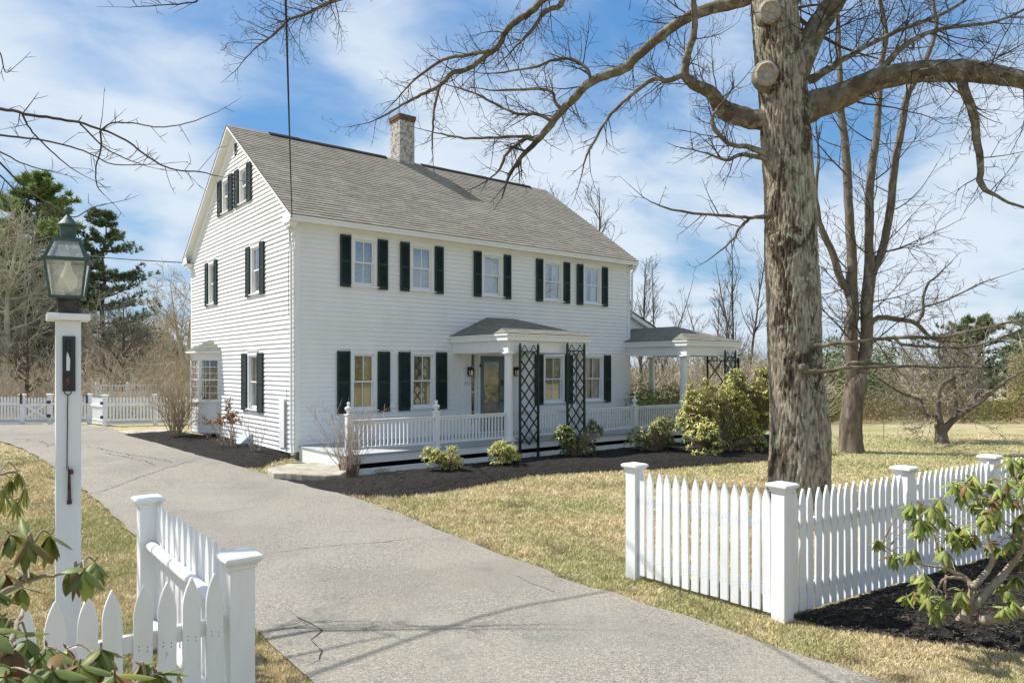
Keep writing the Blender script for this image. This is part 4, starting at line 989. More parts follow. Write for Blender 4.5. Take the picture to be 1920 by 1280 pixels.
def picket(parent, loc, rz, w, h, z0=.03, tilt=0.0):
    key = (w, h)
    if key not in _pcache:
        mb = MB(); mb.prism([(x, -.011, z) for x, z in picket_outline(w, h, z0)], (0, .022, 0))
        for zn in (h - .33, h - .31, .20, .23):
            for xn in (-.018, .02):
                for yn, sg in ((-.0113, -1), (.0113, 1)): mb.add([(xn + .0032 * math.cos(a_), yn + .0006 * sg, zn + (xn * .3) + .0032 * math.sin(a_)) for a_ in (0, 1.05, 2.1, 3.14, 4.2, 5.24)], [(0, 1, 2, 3, 4, 5)], 1)
        o = mb.build('picket', [FENCEW, NAIL], parent, loc=loc, rz=rz); bevel(o, .0025); _pcache[key] = o
    else:
        o = share('picket', _pcache[key], parent, loc, rz); bevel(o, .0025)
    o.rotation_euler.y = tilt
    return o
def fence_run(fence, a, b, n, w, h, side, rail='flat', rz_rails=(.80, .22)):
    """pickets between a and b (world xy); side = unit offset towards the face that carries the pickets"""
    a = Vector((*a, 0)); b = Vector((*b, 0)); d = b - a; u = d.normalized(); ang = math.atan2(u.y, u.x); sd = Vector((-u.y, u.x, 0)) * side
    rr = random.Random(int(a.x * 100) + n)
    for z_ in rz_rails:
        mb = MB(); z0 = g(a.x, a.y) + z_; z1 = g(b.x, b.y) + z_
        if rail == 'flat': mb.bar(a + Vector((0, 0, z0)) + u * .03, b + Vector((0, 0, z1)) - u * .03, .036, .085)
        else: mb.tube([a + Vector((0, 0, z0)) + u * .03, a.lerp(b, .5) + Vector((0, 0, (z0 + z1) / 2 - .004)), b + Vector((0, 0, z1)) - u * .03], .038, 14)
        mb.build('rail', FENCEW, fence, rail != 'flat')
    off = .030 if rail == 'flat' else .046
    for k in range(n):
        t = (k + .5) / n; p = a + u * (.07 + (d.length - .14) * t) + sd * off
        picket(fence, (p.x, p.y, g(p.x, p.y) + rr.uniform(-.004, .006)), ang + rr.uniform(-.035, .035), w, h, tilt=rr.uniform(-.013, .013))
def fence_post(fence, x, y, h, rz=0.0, a=.065):
    mb = MB(); post_mesh(mb, h, a); o = mb.build('fence_post', FENCEW, fence, loc=(x, y, g(x, y)), rz=rz); bevel(o, .004)
    mb = MB(); cap_mesh(mb, h, a); c = mb.build('cap', FENCEW, o); bevel(c, .003)
    return o
HP = 1.19
fr = empty('picket_fence', (-.62, -12.6, -.2), 0, 'white picket fence turning a corner around the black mulch bed below the big maple', 'picket fence', 'picket fences flanking the driveway')
fr_pts = [(-.66, -10.92), (-.62, -12.60), (1.34, -12.80), (3.12, -13.0), (5.0, -13.2)]
INV = Matrix.Translation((.62, 12.6, .2))
for i, (x_, y_) in enumerate(fr_pts): fence_post(fr, x_, y_, HP, R(-3) if i > 0 else 0, .068)
fence_run(fr, fr_pts[0], fr_pts[1], 14, .082, 1.13, -1)
fence_run(fr, fr_pts[1], fr_pts[2], 16, .082, 1.12, -1); fence_run(fr, fr_pts[2], fr_pts[3], 15, .082, 1.12, -1); fence_run(fr, fr_pts[3], fr_pts[4], 15, .082, 1.12, -1)
fl = empty('picket_fence', (-5.13, -12.04, -.2), 0, 'white picket fence corner with rounded rails at the driveway, half hidden by drooping leaves', 'picket fence', 'picket fences flanking the driveway')
fence_post(fl, -5.13, -9.84, HP, 0, .068); fence_post(fl, -5.13, -12.04, HP, 0, .066); fence_post(fl, -7.2, -12.04, HP, 0, .066)
fence_run(fl, (-5.13, -9.84), (-5.13, -12.04), 14, .088, 1.13, 1, 'round', (.82, .22))
fence_run(fl, (-5.13, -12.04), (-7.2, -12.04), 16, .088, 1.11, 1, 'flat', (.82, .22))
for f_ in (fr, fl):
    for ch in f_.children: ch.location = Vector(ch.location) - f_.location

# rear fence with its gates
def panel(fence, a, b, h, name='picket_panel', sp=.105, w=.06, top='dip', z0=.06, m=FENCEW):
    a = Vector(a); b = Vector(b); d = b - a; d.z = 0; u = d.normalized(); n = max(2, int(d.length / sp)); q = Vector((-u.y, u.x, 0)) * .012
    mb = MB()
    for k in range(n):
        p = a + d * ((k + .5) / n); p.z = g(p.x, p.y)
        for s_ in (0,):
            c0 = p - u * w / 2; c1 = p + u * w / 2
            mb.prism([tuple(c0 + Vector((0, 0, z0))), tuple(c1 + Vector((0, 0, z0))), tuple(c1 + Vector((0, 0, h - .05))), tuple(p + Vector((0, 0, h))), tuple(c0 + Vector((0, 0, h - .05)))], tuple(q * 1.6))
    for z_ in (.14, h - .28, z0 + .03):
        aa = Vector((a.x, a.y, g(a.x, a.y) + z_)) - q * 2; bb = Vector((b.x, b.y, g(b.x, b.y) + z_)) - q * 2; mb.bar(aa, bb, .03, .09 if z_ > .12 else .12)
    return mb.build(name, m, fence)
rf = empty('yard_fence', GP(170, 793), 0, 'long low white picket fence closing the end of the driveway', 'fence')
ga, gb, gc, gd, ge, gf, gh = GP(-110, 796), GP(42, 794.5), GP(94, 794.2), GP(168, 793), GP(197, 797.5), GP(292, 795.5), GP(352, 793)
for p_ in (ga, gb, gc, gd, ge, gf): mbp = fence_post(rf, p_.x, p_.y, 1.10, R(-35), .065)
panel(rf, ga, gb, 1.02); panel(rf, gc, gd, 1.02); panel(rf, ge, gf, 1.02); panel(rf, gf, gh, 1.0)
for ch in rf.children: ch.location = Vector(ch.location) - rf.location
def gate(a, b, lab, brace=True):
    t = empty('gate', a, 0, lab, 'gate'); a_ = a + (b - a) * .06; b_ = b - (b - a) * .04
    panel(t, a_, b_, .98, 'gate_panel', .10, .055)
    d = (b_ - a_); q = Vector((-d.y, d.x, 0)).normalized() * -.06
    mb = MB()
    if brace:
        A0 = Vector((a_.x, a_.y, g(a_.x, a_.y))); B0 = Vector((b_.x, b_.y, g(b_.x, b_.y)))
        mb.bar(A0 + q + Vector((0, 0, .2)), B0 + q + Vector((0, 0, .75)), .02, .07); mb.bar(A0 + q * 1.1 + Vector((0, 0, .75)), B0 + q * 1.1 + Vector((0, 0, .2)), .02, .07)
    for p_ in (a_, b_): mb.bar(Vector((p_.x, p_.y, g(p_.x, p_.y) + .05)) + q * .4, Vector((p_.x, p_.y, g(p_.x, p_.y) + .98)) + q * .4, .07, .05, up=(1, 0, 0))
    mb.build('gate_frame', FENCEW, t)
    for z_ in (.30, .80):
        mb = MB(); c_ = b + q * 1.6; mb.box(c_.x - .06, c_.x + .06, c_.y - .02, c_.y + .02, g(b.x, b.y) + z_ - .05, g(b.x, b.y) + z_ + .05); mb.build('hinge', BLACK, t)
    mb = MB(); c_ = a + q * 1.6; mb.box(c_.x - .03, c_.x + .03, c_.y - .03, c_.y + .03, g(a.x, a.y) + .74, g(a.x, a.y) + 1.12); mb.build('latch', BLACK, t)
    for ch in t.children: ch.location = Vector(ch.location) - t.location
gate(gb, gc, 'white picket gate with crossed braces in the low yard fence')
gate(gd, ge, 'narrow white gate standing next to the lamp post in the low yard fence', False)
bf = empty('privacy_fence', P(181, 795, 30), 0, 'taller pale fence with a spindle top behind the low yard fence', 'fence')
xa, xb, xc = P(181, 780, 30), P(240, 780, 30.5), P(330, 780, 31.5)
PALE = mat('pale_vinyl', (.72, .77, .82), .5, .3)
for p_ in (xa, xb, xc): mb = MB(); mb.box(-.07, .07, -.07, .07, -.2, 1.32); mb.lathe([(.1, 0), (.0, .1)], 4, (0, 0, 1.33)); o = mb.build('fence_post', PALE, bf, loc=(p_.x, p_.y, 0), rz=R(-35))
for a, b in ((xa, xb), (xb, xc)):
    d = b - a; d.z = 0; mb = MB(); n = int(d.length / .10); u = d.normalized()
    a0 = Vector((a.x, a.y, 0)); b0 = Vector((b.x, b.y, 0))
    mb.bar(a0 + Vector((0, 0, .4)), b0 + Vector((0, 0, .4)), .03, 1.1); mb.bar(a0 + Vector((0, 0, 1.26)), b0 + Vector((0, 0, 1.26)), .05, .05); mb.bar(a0 + Vector((0, 0, .97)), b0 + Vector((0, 0, .97)), .05, .05)
    for k in range(n): p_ = a0 + d * ((k + .5) / n); mb.bar(p_ + Vector((0, 0, .97)), p_ + Vector((0, 0, 1.24)), .035, .03, up=(1, 0, 0))
    mb.build('lattice_panel', PALE, bf)
for ch in bf.children: ch.location = Vector(ch.location) - bf.location

# ------------------------------------------------------------------ lamp post
lc = P(127.5, 590, 4.6); LRZ = -(YAW - math.atan((960 - 127) / F)) + R(3)
lp = empty('lamp_post', (lc.x, lc.y, -.2), LRZ, 'white square lamp post with a green copper lantern and a dark iron inset', 'lamp post')
H0 = 2.34 + .2
LPW = mat('lamp_post_paint', (.74, .75, .76), .55, .35, (.62, .61, .57), 3, .6, .15, 60, thr=(.45, .75), stretch=(1, 1, .3))
mb = MB(); mb.box(-.068, .068, -.0695, .068, -.1, H0 - .04); bevel(mb.build('post', LPW, lp), .004)
mb = MB(); mb.box(-.117, .117, -.117, .117, H0 - .0395, H0 + .003); bevel(mb.build('cap', FENCEW, lp), .004)
mb = MB(); mb.box(-.058, .058, -.058, .058, H0 + .0035, H0 + .09); mb.box(-.066, .066, -.066, .066, H0 + .0905, H0 + .108); mb.build('neck', mat('dark_wood', (.05, .04, .035), .7, .2, (.09, .08, .07), 20), lp)
lan = bpy.data.objects.new('lantern', None)
zb = H0 + .109; zm = H0 + .345; zt = H0 + .475
fb, fm_, ft = .086, .113, .068
LZ = R(-10)
def rot(x, y): return (x * math.cos(LZ) - y * math.sin(LZ), x * math.sin(LZ) + y * math.cos(LZ))
mb = MB()
def V3(x, y, z): a, b = rot(x, y); return Vector((a, b, z))
cor = [(-1, -1), (1, -1), (1, 1), (-1, 1)]
for i in range(4):
    a, b = cor[i], cor[(i + 1) % 4]
    mb.bar(V3(a[0] * fb, a[1] * fb, zb), V3(a[0] * fm_, a[1] * fm_, zm), .014, .014, up=(1, 0, 0)); mb.bar(V3(a[0] * fm_, a[1] * fm_, zm), V3(a[0] * ft, a[1] * ft, zt), .016, .016, up=(1, 0, 0))
    for r_, z_, t_ in ((fb, zb, .018), (fm_ + .006, zm, .022), (ft, zt, .018)): mb.bar(V3(a[0] * r_, a[1] * r_, z_), V3(b[0] * r_, b[1] * r_, z_), t_, t_)
mb.prism([tuple(V3(s_[0] * fb, s_[1] * fb, zb - .008)) for s_ in cor], (0, 0, .010)); mb.prism([tuple(V3(s_[0] * ft, s_[1] * ft, zt)) for s_ in cor], (0, 0, .012))
mb.lathe([(.046, .0), (.046, .075), (.062, .085), (.060, .092), (.040, .115), (.022, .14), (.010, .155), (.008, .165), (.018, .172), (.024, .186), (.018, .202), (.0, .208)], 20, (0, 0, zt + .01))
mb.lathe([(.0, .0), (.018, .0), (.018, .04), (.0, .04)], 10, (0, 0, zb))
mb.bar(V3(-fm_ - .05, -fm_ * .2, zm - .005), V3(-fm_, -fm_ * .2, zm), .012, .012)
lan = mb.build('lantern', COPPER, lp)
mb = MB()
for i in range(4):
    a, b = cor[i], cor[(i + 1) % 4]
    mb.quad(tuple(V3(a[0] * fb, a[1] * fb, zb + .006)), tuple(V3(b[0] * fb, b[1] * fb, zb + .006)), tuple(V3(b[0] * fm_, b[1] * fm_, zm - .008)), tuple(V3(a[0] * fm_, a[1] * fm_, zm - .008)))
    mb.quad(tuple(V3(a[0] * fm_, a[1] * fm_, zm + .01)), tuple(V3(b[0] * fm_, b[1] * fm_, zm + .01)), tuple(V3(b[0] * ft, b[1] * ft, zt - .006)), tuple(V3(a[0] * ft, a[1] * ft, zt - .006)))
def frosted():
    m = bpy.data.materials.new('old_glass'); m.use_nodes = True; t = m.node_tree; t.nodes.clear(); o = t.nodes.new('ShaderNodeOutputMaterial')
    a = t.nodes.new('ShaderNodeBsdfTransparent'); d = t.nodes.new('ShaderNodeBsdfTranslucent'); d.inputs[0].default_value = (.75, .76, .72, 1); df = t.nodes.new('ShaderNodeBsdfDiffuse'); df.inputs[0].default_value = (.6, .62, .6, 1)
    gl = t.nodes.new('ShaderNodeBsdfGlossy'); gl.inputs['Roughness'].default_value = .08
    n = nd(t, 'ShaderNodeTexNoise', Scale=14.0, Detail=5.0); tcx = t.nodes.new('ShaderNodeTexCoord'); t.links.new(tcx.outputs['Object'], n.inputs['Vector'])
    r = nd(t, 'ShaderNodeMapRange'); r.inputs[1].default_value = .35; r.inputs[2].default_value = .7; r.inputs[3].default_value = .18; r.inputs[4].default_value = .5; t.links.new(n.outputs[0], r.inputs[0])
    m0 = t.nodes.new('ShaderNodeMixShader'); m0.inputs[0].default_value = .5; t.links.new(d.outputs[0], m0.inputs[1]); t.links.new(df.outputs[0], m0.inputs[2])
    m1 = t.nodes.new('ShaderNodeMixShader'); t.links.new(r.outputs[0], m1.inputs[0]); t.links.new(a.outputs[0], m1.inputs[1]); t.links.new(m0.outputs[0], m1.inputs[2])
    m2 = t.nodes.new('ShaderNodeMixShader'); lw = nd(t, 'ShaderNodeLayerWeight', Blend=.3); t.links.new(M('ADD', M('MULTIPLY', lw.outputs['Facing'], .5, tree=t), .12, tree=t), m2.inputs[0]); t.links.new(m1.outputs[0], m2.inputs[1]); t.links.new(gl.outputs[0], m2.inputs[2])
    t.links.new(m2.outputs[0], o.inputs[0]); return m
mb.build('glass', frosted(), lan)
mb = MB(); mb.lathe([(.0, .0), (.022, .0), (.03, .02), (.050, .05), (.055, .075), (.048, .10), (.030, .135), (.018, .17), (.016, .2)], 18, (0, 0, zb + .03)); mb.build('glass_chimney', mat('milky_glass', (.88, .82, .64), .35, .5), lan, True)
# iron inset with a mirror back, hook and hanging rod, and the old pull handle
mb = MB(); z0_, z1_ = 1.853 + .2, 2.2 + .2
mb.box(-.034, -.020, -.082, -.0705, z0_, z1_); mb.box(.012, .036, -.082, -.0705, z0_, z1_); mb.box(-.0195, .0115, -.082, -.0705, z1_ - .022, z1_); mb.box(-.0195, .0115, -.080, -.0705, z0_, z0_ + .09); mb.box(-.0195, .0115, -.074, -.0705, z0_ + .0905, z1_ - .0225)
mb.box(-.010, .002, -.0900, -.0745, z1_ - .10, z1_ - .03)
ins = mb.build('iron_inset', mat('blue_black_iron', (.012, .017, .026), .35, .6), lp)
mb = MB(); mb.prism([(-.013, -.0755, z0_ + .13), (.006, -.0755, z0_ + .13), (.008, -.0755, z0_ + .20), (-.008, -.0755, z0_ + .255), (-.013, -.0755, z0_ + .21)], (0, -.002, 0)); mb.build('mirror', mat('pale_mirror', (.75, .76, .76), .15, .6), ins)
mb = MB(); mb.box(-.024, .012, -.088, -.0825, z0_ + .085, z0_ + .092); mb.box(-.018, .002, -.0865, -.0825, z0_ + .03, z0_ + .0845); mb.build('bracket', mat('rusted', (.20, .07, .045), .8, .2, (.04, .03, .03), 30), ins)
mb = MB(); mb.tube([Vector((-.005 + .019 * math.sin(t), -.086, z0_ - .004 - .019 * math.cos(t))) for t in [k * math.pi / 7 - 2.4 for k in range(12)]], .0032, 6)
rng_ = random.Random(2); mb.tube([Vector((-.006 - .004 * k / 10 + rng_.uniform(-.001, .001), -.078, z0_ - .02 - .46 * k / 10)) for k in range(11)], .0032, 5); mb.tube([Vector((-.010, -.0765, z0_ - .40)), Vector((-.0112, -.077, z0_ - .50))], .0016, 4)
mb.build('hook', BLACK, lp)
mb = MB(); zt_ = 2 - (872 - 690) * 4.6 / F + .2; zl_ = 2 - (940 - 690) * 4.6 / F + .2
mb.add([(-.007, -.0712, zl_), (.014, -.0712, zl_), (.006, -.0712, zt_ - .03), (-.004, -.0712, zt_), (-.007, -.085, zl_), (.014, -.085, zl_), (.008, -.092, zt_ - .03), (-.004, -.095, zt_)], [(0, 3, 2, 1), (4, 5, 6, 7), (0, 1, 5, 4), (1, 2, 6, 5), (2, 3, 7, 6), (3, 0, 4, 7)])
mb.box(.006, .022, -.13, -.0712, zt_ - .045, zt_ - .02); mb.box(-.009, .016, -.086, -.0712, zl_ - .006, zl_ + .022)
mb.build('pull_handle', mat('purple_rust', (.085, .045, .045), .6, .4, (.02, .018, .02), 20), lp)
# slim rod leaning out of the lawn by the far tree
q = GP(1657, 826); mb = MB(); mb.tube([q, q + Vector((.0, 0, .45))], .012, 5); o = mb.build('marker_stake', mat('grey_stake', (.25, .23, .2), .8)); tag(o, 'thin grey stake standing in the lawn between the two bare trees', 'stake')
# ------------------------------------------------------------------ vegetation
def rv(rr): 
    while True:
        v = Vector((rr.uniform(-1, 1), rr.uniform(-1, 1), rr.uniform(-1, 1)))
        if .05 < v.length < 1: return v.normalized()
def grow(mb, p, d, ln, r0, depth, rr, q, m=0):
    """a wobbling tapered twig with side twigs; q: seg, wob, up, ang, kids, klen, rmin, sides"""
    n = max(2, int(ln / q['seg'])); st = ln / n; pts = [p.copy()]; d = d.normalized(); dirs = [d.copy()]
    for i in range(n):
        d = (d + rv(rr) * q['wob'] + Vector((0, 0, q['up']))).normalized(); p = p + d * st; pts.append(p.copy()); dirs.append(d.copy())
    rm = q['rmin']; rad = [max(rm * (1 if i < n else .5), r0 * (1 - .75 * i / n)) for i in range(n + 1)]
    mb.tube(pts, rad, 6 if r0 > .05 else (4 if r0 > .018 else 3), m, cap=False)
    if depth <= 0: return
    k = max(1, int(q['kids'] * ln + rr.random())); k = min(k, q.get('kmax', 14))
    for _ in range(k):
        t = rr.uniform(.15, 1.0); i = min(n - 1, int(t * n)); pp = pts[i].lerp(pts[i + 1], t * n - i); dd = dirs[i + 1]
        a = math.radians(rr.uniform(*q['ang'])); ax = dd.cross(rv(rr))
        if ax.length < .01: continue
        nd_ = Matrix.Rotation(a, 3, ax.normalized()) @ dd
        l2 = ln * rr.uniform(*q['klen']) * (1.15 - .55 * t)
        if l2 < q['seg'] * .8: l2 = q['seg'] * .8
        grow(mb, pp, nd_, l2, max(rm, rad[i] * .62), depth - 1, rr, q, m)
def spline(pts, sub):
    o = []
    n = len(pts)
    for i in range(n - 1):
        p0 = pts[max(0, i - 1)]; p1 = pts[i]; p2 = pts[i + 1]; p3 = pts[min(n - 1, i + 2)]
        for k in range(sub):
            t = k / sub; o.append(tuple(.5 * ((2 * b) + (-a + c) * t + (2 * a - 5 * b + 4 * c - d) * t * t + (-a + 3 * b - 3 * c + d) * t ** 3) for a, b, c, d in zip(p0, p1, p2, p3)))
    o.append(tuple(pts[-1])); return o
def trace(pts, d0, sub=4):
    """[(u, v, radius px[, extra depth])] -> world points and radii"""
    pp = [(u[0], u[1], u[2], u[3] if len(u) > 3 else 0.0) for u in pts]; sp = spline(pp, sub)
    return [P(a, b, d0 + e) for a, b, r_, e in sp], [max(.003, r_ * (d0 + e) / F) for a, b, r_, e in sp]
def limb(parent, tr, d0, m, tw, rr, q, dens=3.0, lenf=(.5, 1.3), depth=2, sides=10, t0=.1, name='limb', jit=.01, m_tw=0, out=.0):
    pts, rad = trace(tr, d0)
    pts = [p + rv(rr) * min(jit, rad[i] * .5) for i, p in enumerate(pts)]
    mb = MB(); mb.tube(pts, rad, sides, 0); mb.build(name, m, parent, True)
    tot = sum((b - a).length for a, b in zip(pts, pts[1:])); k = int(dens * tot)
    for _ in range(k):
        t = rr.uniform(t0, 1.0); f = t * (len(pts) - 1); i = min(len(pts) - 2, int(f)); p = pts[i].lerp(pts[i + 1], f - i); dd = (pts[i + 1] - pts[i]).normalized()
        a = math.radians(rr.uniform(30, 85)); ax = dd.cross(rv(rr)).normalized(); nd_ = Matrix.Rotation(a, 3, ax) @ dd
        l = rr.uniform(*lenf) * (1.1 - .4 * t); grow(tw, p, nd_, l, min(rad[i] * .5, .005 + .0085 * l), depth, rr, q, m_tw)
    # the tip carries on as a fine twig
    grow(tw, pts[-1], (pts[-1] - pts[-3]).normalized(), lenf[1] * .8, rad[-1] * .9, depth, rr, q, m_tw)

BARKT = mat('twig_bark', (.060, .048, .038), .85, .15, (.14, .115, .09), 5, 1, thr=(.45, .7))
LIMBM = mat('limb_bark', (.20, .165, .12), .9, .1, (.10, .08, .055), 5, 1, 1.2, 40, thr=(.4, .62), stretch=(1, 1, 1), col3=(.27, .255, .19), n3scale=6, thr3=(.53, .62))
BARKG = mat('grey_bark', (.20, .17, .135), .9, .1, (.10, .08, .06), 6, 1, .6, 30, thr=(.4, .65), stretch=(1, 1, .3))
def maple_bark():
    m = mat('maple_bark', (.36, .31, .24), .92, .1, (.15, .115, .085), 9, 1, 2.2, 22, thr=(.45, .66), stretch=(1, 1, .5))
    t = m.node_tree; b = t.nodes['Principled BSDF']; cur = b.inputs['Base Color'].links[0].from_socket; pos = t.nodes.new('ShaderNodeNewGeometry').outputs['Position']
    def layer(cur, sc, a, c, col, st=(1, 1, 1), amt=1.0, det=8.0, ro=.7, dist=0.0):
        mp_ = t.nodes.new('ShaderNodeMapping'); mp_.inputs['Scale'].default_value = st; t.links.new(pos, mp_.inputs[0])
        n = nd(t, 'ShaderNodeTexNoise', Scale=sc, Detail=det, Roughness=ro, Distortion=dist); t.links.new(mp_.outputs[0], n.inputs['Vector'])
        r = nd(t, 'ShaderNodeMapRange', _interpolation_type='SMOOTHSTEP'); r.inputs[1].default_value = a; r.inputs[2].default_value = c; r.inputs[4].default_value = amt; t.links.new(n.outputs[0], r.inputs[0])
        x = t.nodes.new('ShaderNodeMix'); x.data_type = 'RGBA'; t.links.new(r.outputs[0], x.inputs[0]); t.links.new(cur, x.inputs[6]); x.inputs[7].default_value = (*col, 1); return x.outputs[2]
    cur = layer(cur, 2.3, .505, .585, (.06, .042, .028), (1, 1, .45), .9, dist=.8)          # dark wet streaks
    cur = layer(cur, 5.0, .545, .60, (.42, .43, .32), (1, 1, .8), .75, dist=.6)      # pale lichen
    cur = layer(cur, 7.0, .60, .65, (.27, .32, .23), (1, 1, 1), .8, dist=.5)        # green grey lichen
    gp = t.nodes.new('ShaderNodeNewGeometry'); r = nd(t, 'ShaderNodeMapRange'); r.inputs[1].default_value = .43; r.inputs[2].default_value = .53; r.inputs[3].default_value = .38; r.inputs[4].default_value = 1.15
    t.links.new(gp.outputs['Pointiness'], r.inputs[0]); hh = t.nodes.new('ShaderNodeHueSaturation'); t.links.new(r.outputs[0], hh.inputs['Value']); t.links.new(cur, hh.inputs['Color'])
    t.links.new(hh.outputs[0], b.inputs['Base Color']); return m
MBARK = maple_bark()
def bark_trunk(parent, pts, rad, m, ridges=24, amp=.018, seg=110, step=.045, flare=.35, name='trunk', roots=5, seed=0):
    """pts, rad: a coarse centre line; a fine displaced surface with vertical furrows"""
    sp = spline([(*p, r_) for p, r_ in zip(pts, rad)], max(2, int((Vector(pts[0]) - Vector(pts[1])).length / step)))
    vs = []; fs = []; k = len(sp)
    for i, (x, y, z, r_) in enumerate(sp):
        hgt = z - sp[0][2]
        fl = flare * math.exp(-max(0, hgt) / (.28))
        for j in range(seg):
            a = 2 * math.pi * j / seg; ca, sa = math.cos(a), math.sin(a)
            q = r_ * (1 + fl * (.55 + .45 * math.cos(a * roots + seed)))
            n1_ = mnoise.noise(Vector((ca * r_ * ridges * 1.15, sa * r_ * ridges * 1.15, z * 5.5 + seed))); n2_ = mnoise.noise(Vector((ca * r_ * 55, sa * r_ * 55, z * 14 + seed))); n3_ = mnoise.noise(Vector((ca * 1.3, sa * 1.3, z * .9 + seed)))
            q += amp * (1.3 * (1 - 2.4 * abs(n1_)) + .55 * n2_) + r_ * .07 * n3_
            vs.append((x + ca * q, y + sa * q, z))
    for i in range(k - 1):
        for j in range(seg): fs.append((i * seg + j, i * seg + (j + 1) % seg, (i + 1) * seg + (j + 1) % seg, (i + 1) * seg + j))
    fs.append(tuple(range((k - 1) * seg, k * seg)))
    mb = MB(); mb.add(vs, fs); return mb.build(name, m, parent, True)

# --- the big maple
D = 11.6
rr = random.Random(11)
base = P(1500, 945, D)
maple = empty('maple_tree', (0, 0, 0), 0, 'huge bare maple with a thick lichen covered trunk behind the white picket fence', 'tree')
tr = [(1500, 962, 63), (1499, 900, 61), (1498, 800, 58), (1492, 700, 55), (1489, 600, 53), (1485, 500, 51.5), (1482, 400, 50), (1476, 300, 50), (1471, 200, 49), (1461, 100, 47), (1452, 0, 45), (1447, -120, 40), (1446, -260, 33), (1452, -420, 26), (1460, -600, 17), (1455, -760, 9)]
pts = [P(u, v, D) for u, v, r_ in tr]; rad = [r_ * D / F * .87 for u, v, r_ in tr]
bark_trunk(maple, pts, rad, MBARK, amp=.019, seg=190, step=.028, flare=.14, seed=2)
q1 = dict(seg=.13, wob=.17, up=.02, ang=(28, 70), kids=5.5, klen=(.32, .62), rmin=.0028, kmax=7)
tw = MB()
def ml(tr, **k): limb(maple, tr, D, LIMBM, tw, rr, q1, **k)
ml([(1500, 212, 30), (1530, 196, 27), (1580, 178, 24), (1640, 152, 21, -.3), (1700, 137, 20, -.5), (1760, 133, 20, -.8), (1810, 133, 20, -1), (1860, 140, 18, -1.2), (1920, 152, 15, -1.4), (2010, 180, 12, -1.6), (2110, 190, 8, -1.8)], dens=6.5, lenf=(.6, 1.7), depth=3, sides=16, t0=.12)
ml([(1805, 135, 11, -1), (1806, 165, 9, -1), (1822, 200, 8, -1), (1832, 260, 7, -1), (1838, 310, 6, -1), (1839, 345, 5.5, -1), (1868, 368, 3, -1), (1900, 384, 2.5, -1), (1940, 392, 2, -1)], dens=7, lenf=(.4, 1.0), depth=2, sides=9)
ml([(1490, 140, 26), (1512, 90, 23), (1530, 55, 21), (1560, 10, 20), (1605, -70, 18, -.3), (1660, -170, 14, -.6), (1720, -300, 10, -1)], dens=4, lenf=(.8, 1.7), depth=3, sides=14)
ml([(1440, 222, 20), (1415, 225, 18), (1390, 218, 18), (1360, 207, 17), (1345, 192, 14, -.1), (1330, 172, 12, -.2), (1300, 157, 10, -.3), (1283, 138, 8, -.3), (1292, 95, 7, -.4), (1302, 60, 6, -.4), (1300, 0, 5, -.5), (1285, -70, 4, -.6)], dens=7, lenf=(.5, 1.2), depth=3, sides=12)
ml([(1284, 138, 6, -.3), (1251, 152, 5, -.3), (1225, 148, 4.5, -.4), (1176, 184, 3.5, -.5), (1140, 222, 3, -.5), (1110, 272, 2.4, -.6), (1094, 308, 1.6, -.6)], dens=8, lenf=(.4, .9), depth=2, sides=7)
ml([(1450, -40, 16), (1425, -12, 13, .1), (1380, 5, 11.5, .2), (1320, 20, 10.5, .3), (1284, 36, 10, .4), (1241, 66, 9.5, .5), (1192, 108, 9, .6), (1172, 128, 9, .7), (1136, 141, 8.5, .8), (1103, 157, 8, .8), (1077, 184, 7.5, .9), (1054, 207, 7, 1), (1035, 230, 6.5, 1), (1008, 264, 6, 1)], dens=6, lenf=(.5, 1.5), depth=3, sides=12)
ml([(1008, 264, 5, 1), (989, 259, 4, 1), (972, 269, 3.4, 1), (949, 289, 3, 1), (941, 310, 2.5, 1), (925, 330, 1.8, 1)], dens=10, lenf=(.3, .8), depth=2, sides=6)
ml([(1008, 264, 4, 1), (985, 256, 3, 1), (930, 258, 2.6, 1.1), (871, 259, 2.2, 1.1), (818, 249, 1.5, 1.2)], dens=7, lenf=(.3, .8), depth=2, sides=6)
ml([(1036, 228, 3.5, 1), (1004, 214, 3, 1), (972, 214, 2.8, 1), (930, 196, 2.4, 1.1), (895, 178, 2, 1.1), (860, 165, 1.5, 1.1)], dens=8, lenf=(.4, .9), depth=2, sides=6)
ml([(1105, 155, 4, .8), (1103, 132, 3.2, .8), (1072, 112, 3, .9), (1034, 114, 2.7, 1), (1003, 126, 2.4, 1), (930, 138, 1.6, 1.2)], dens=8, lenf=(.4, .9), depth=2, sides=6)
ml([(1052, 208, 4, 1), (1040, 190, 3.5, 1), (1026, 168, 3, 1), (935, 170, 2, 1.1)], dens=8, lenf=(.3, .8), depth=2, sides=6)
ml([(1452, -200, 16), (1370, -170, 12, .6), (1250, -140, 10, 1.2), (1120, -80, 8, 1.8), (1050, -25, 7, 2), (1018, 0, 6.4, 2.1), (995, 23, 6.2, 2.2), (959, 46, 6, 2.3), (944, 66, 5.8, 2.4), (936, 85, 5.2, 2.5), (907, 108, 5, 2.6), (880, 128, 4.6, 2.7), (848, 138, 4.2, 2.8), (825, 161, 3.8, 2.9), (798, 174, 3.2, 3), (766, 190, 2.4, 3.1), (726, 213, 1.5, 3.2)], dens=5, lenf=(.5, 1.4), depth=3, sides=9)
ml([(917, 95, 4, 2.5), (880, 103, 3.6, 2.6), (831, 112, 3.2, 2.8), (792, 138, 2.6, 2.9), (759, 167, 1.8, 3)], dens=7, lenf=(.4, 1.0), depth=2, sides=6)
ml([(825, 161, 3, 2.9), (815, 200, 2.4, 2.9), (812, 240, 2, 2.9), (810, 280, 1.4, 2.9)], dens=6, lenf=(.3, .7), depth=2, sides=6)
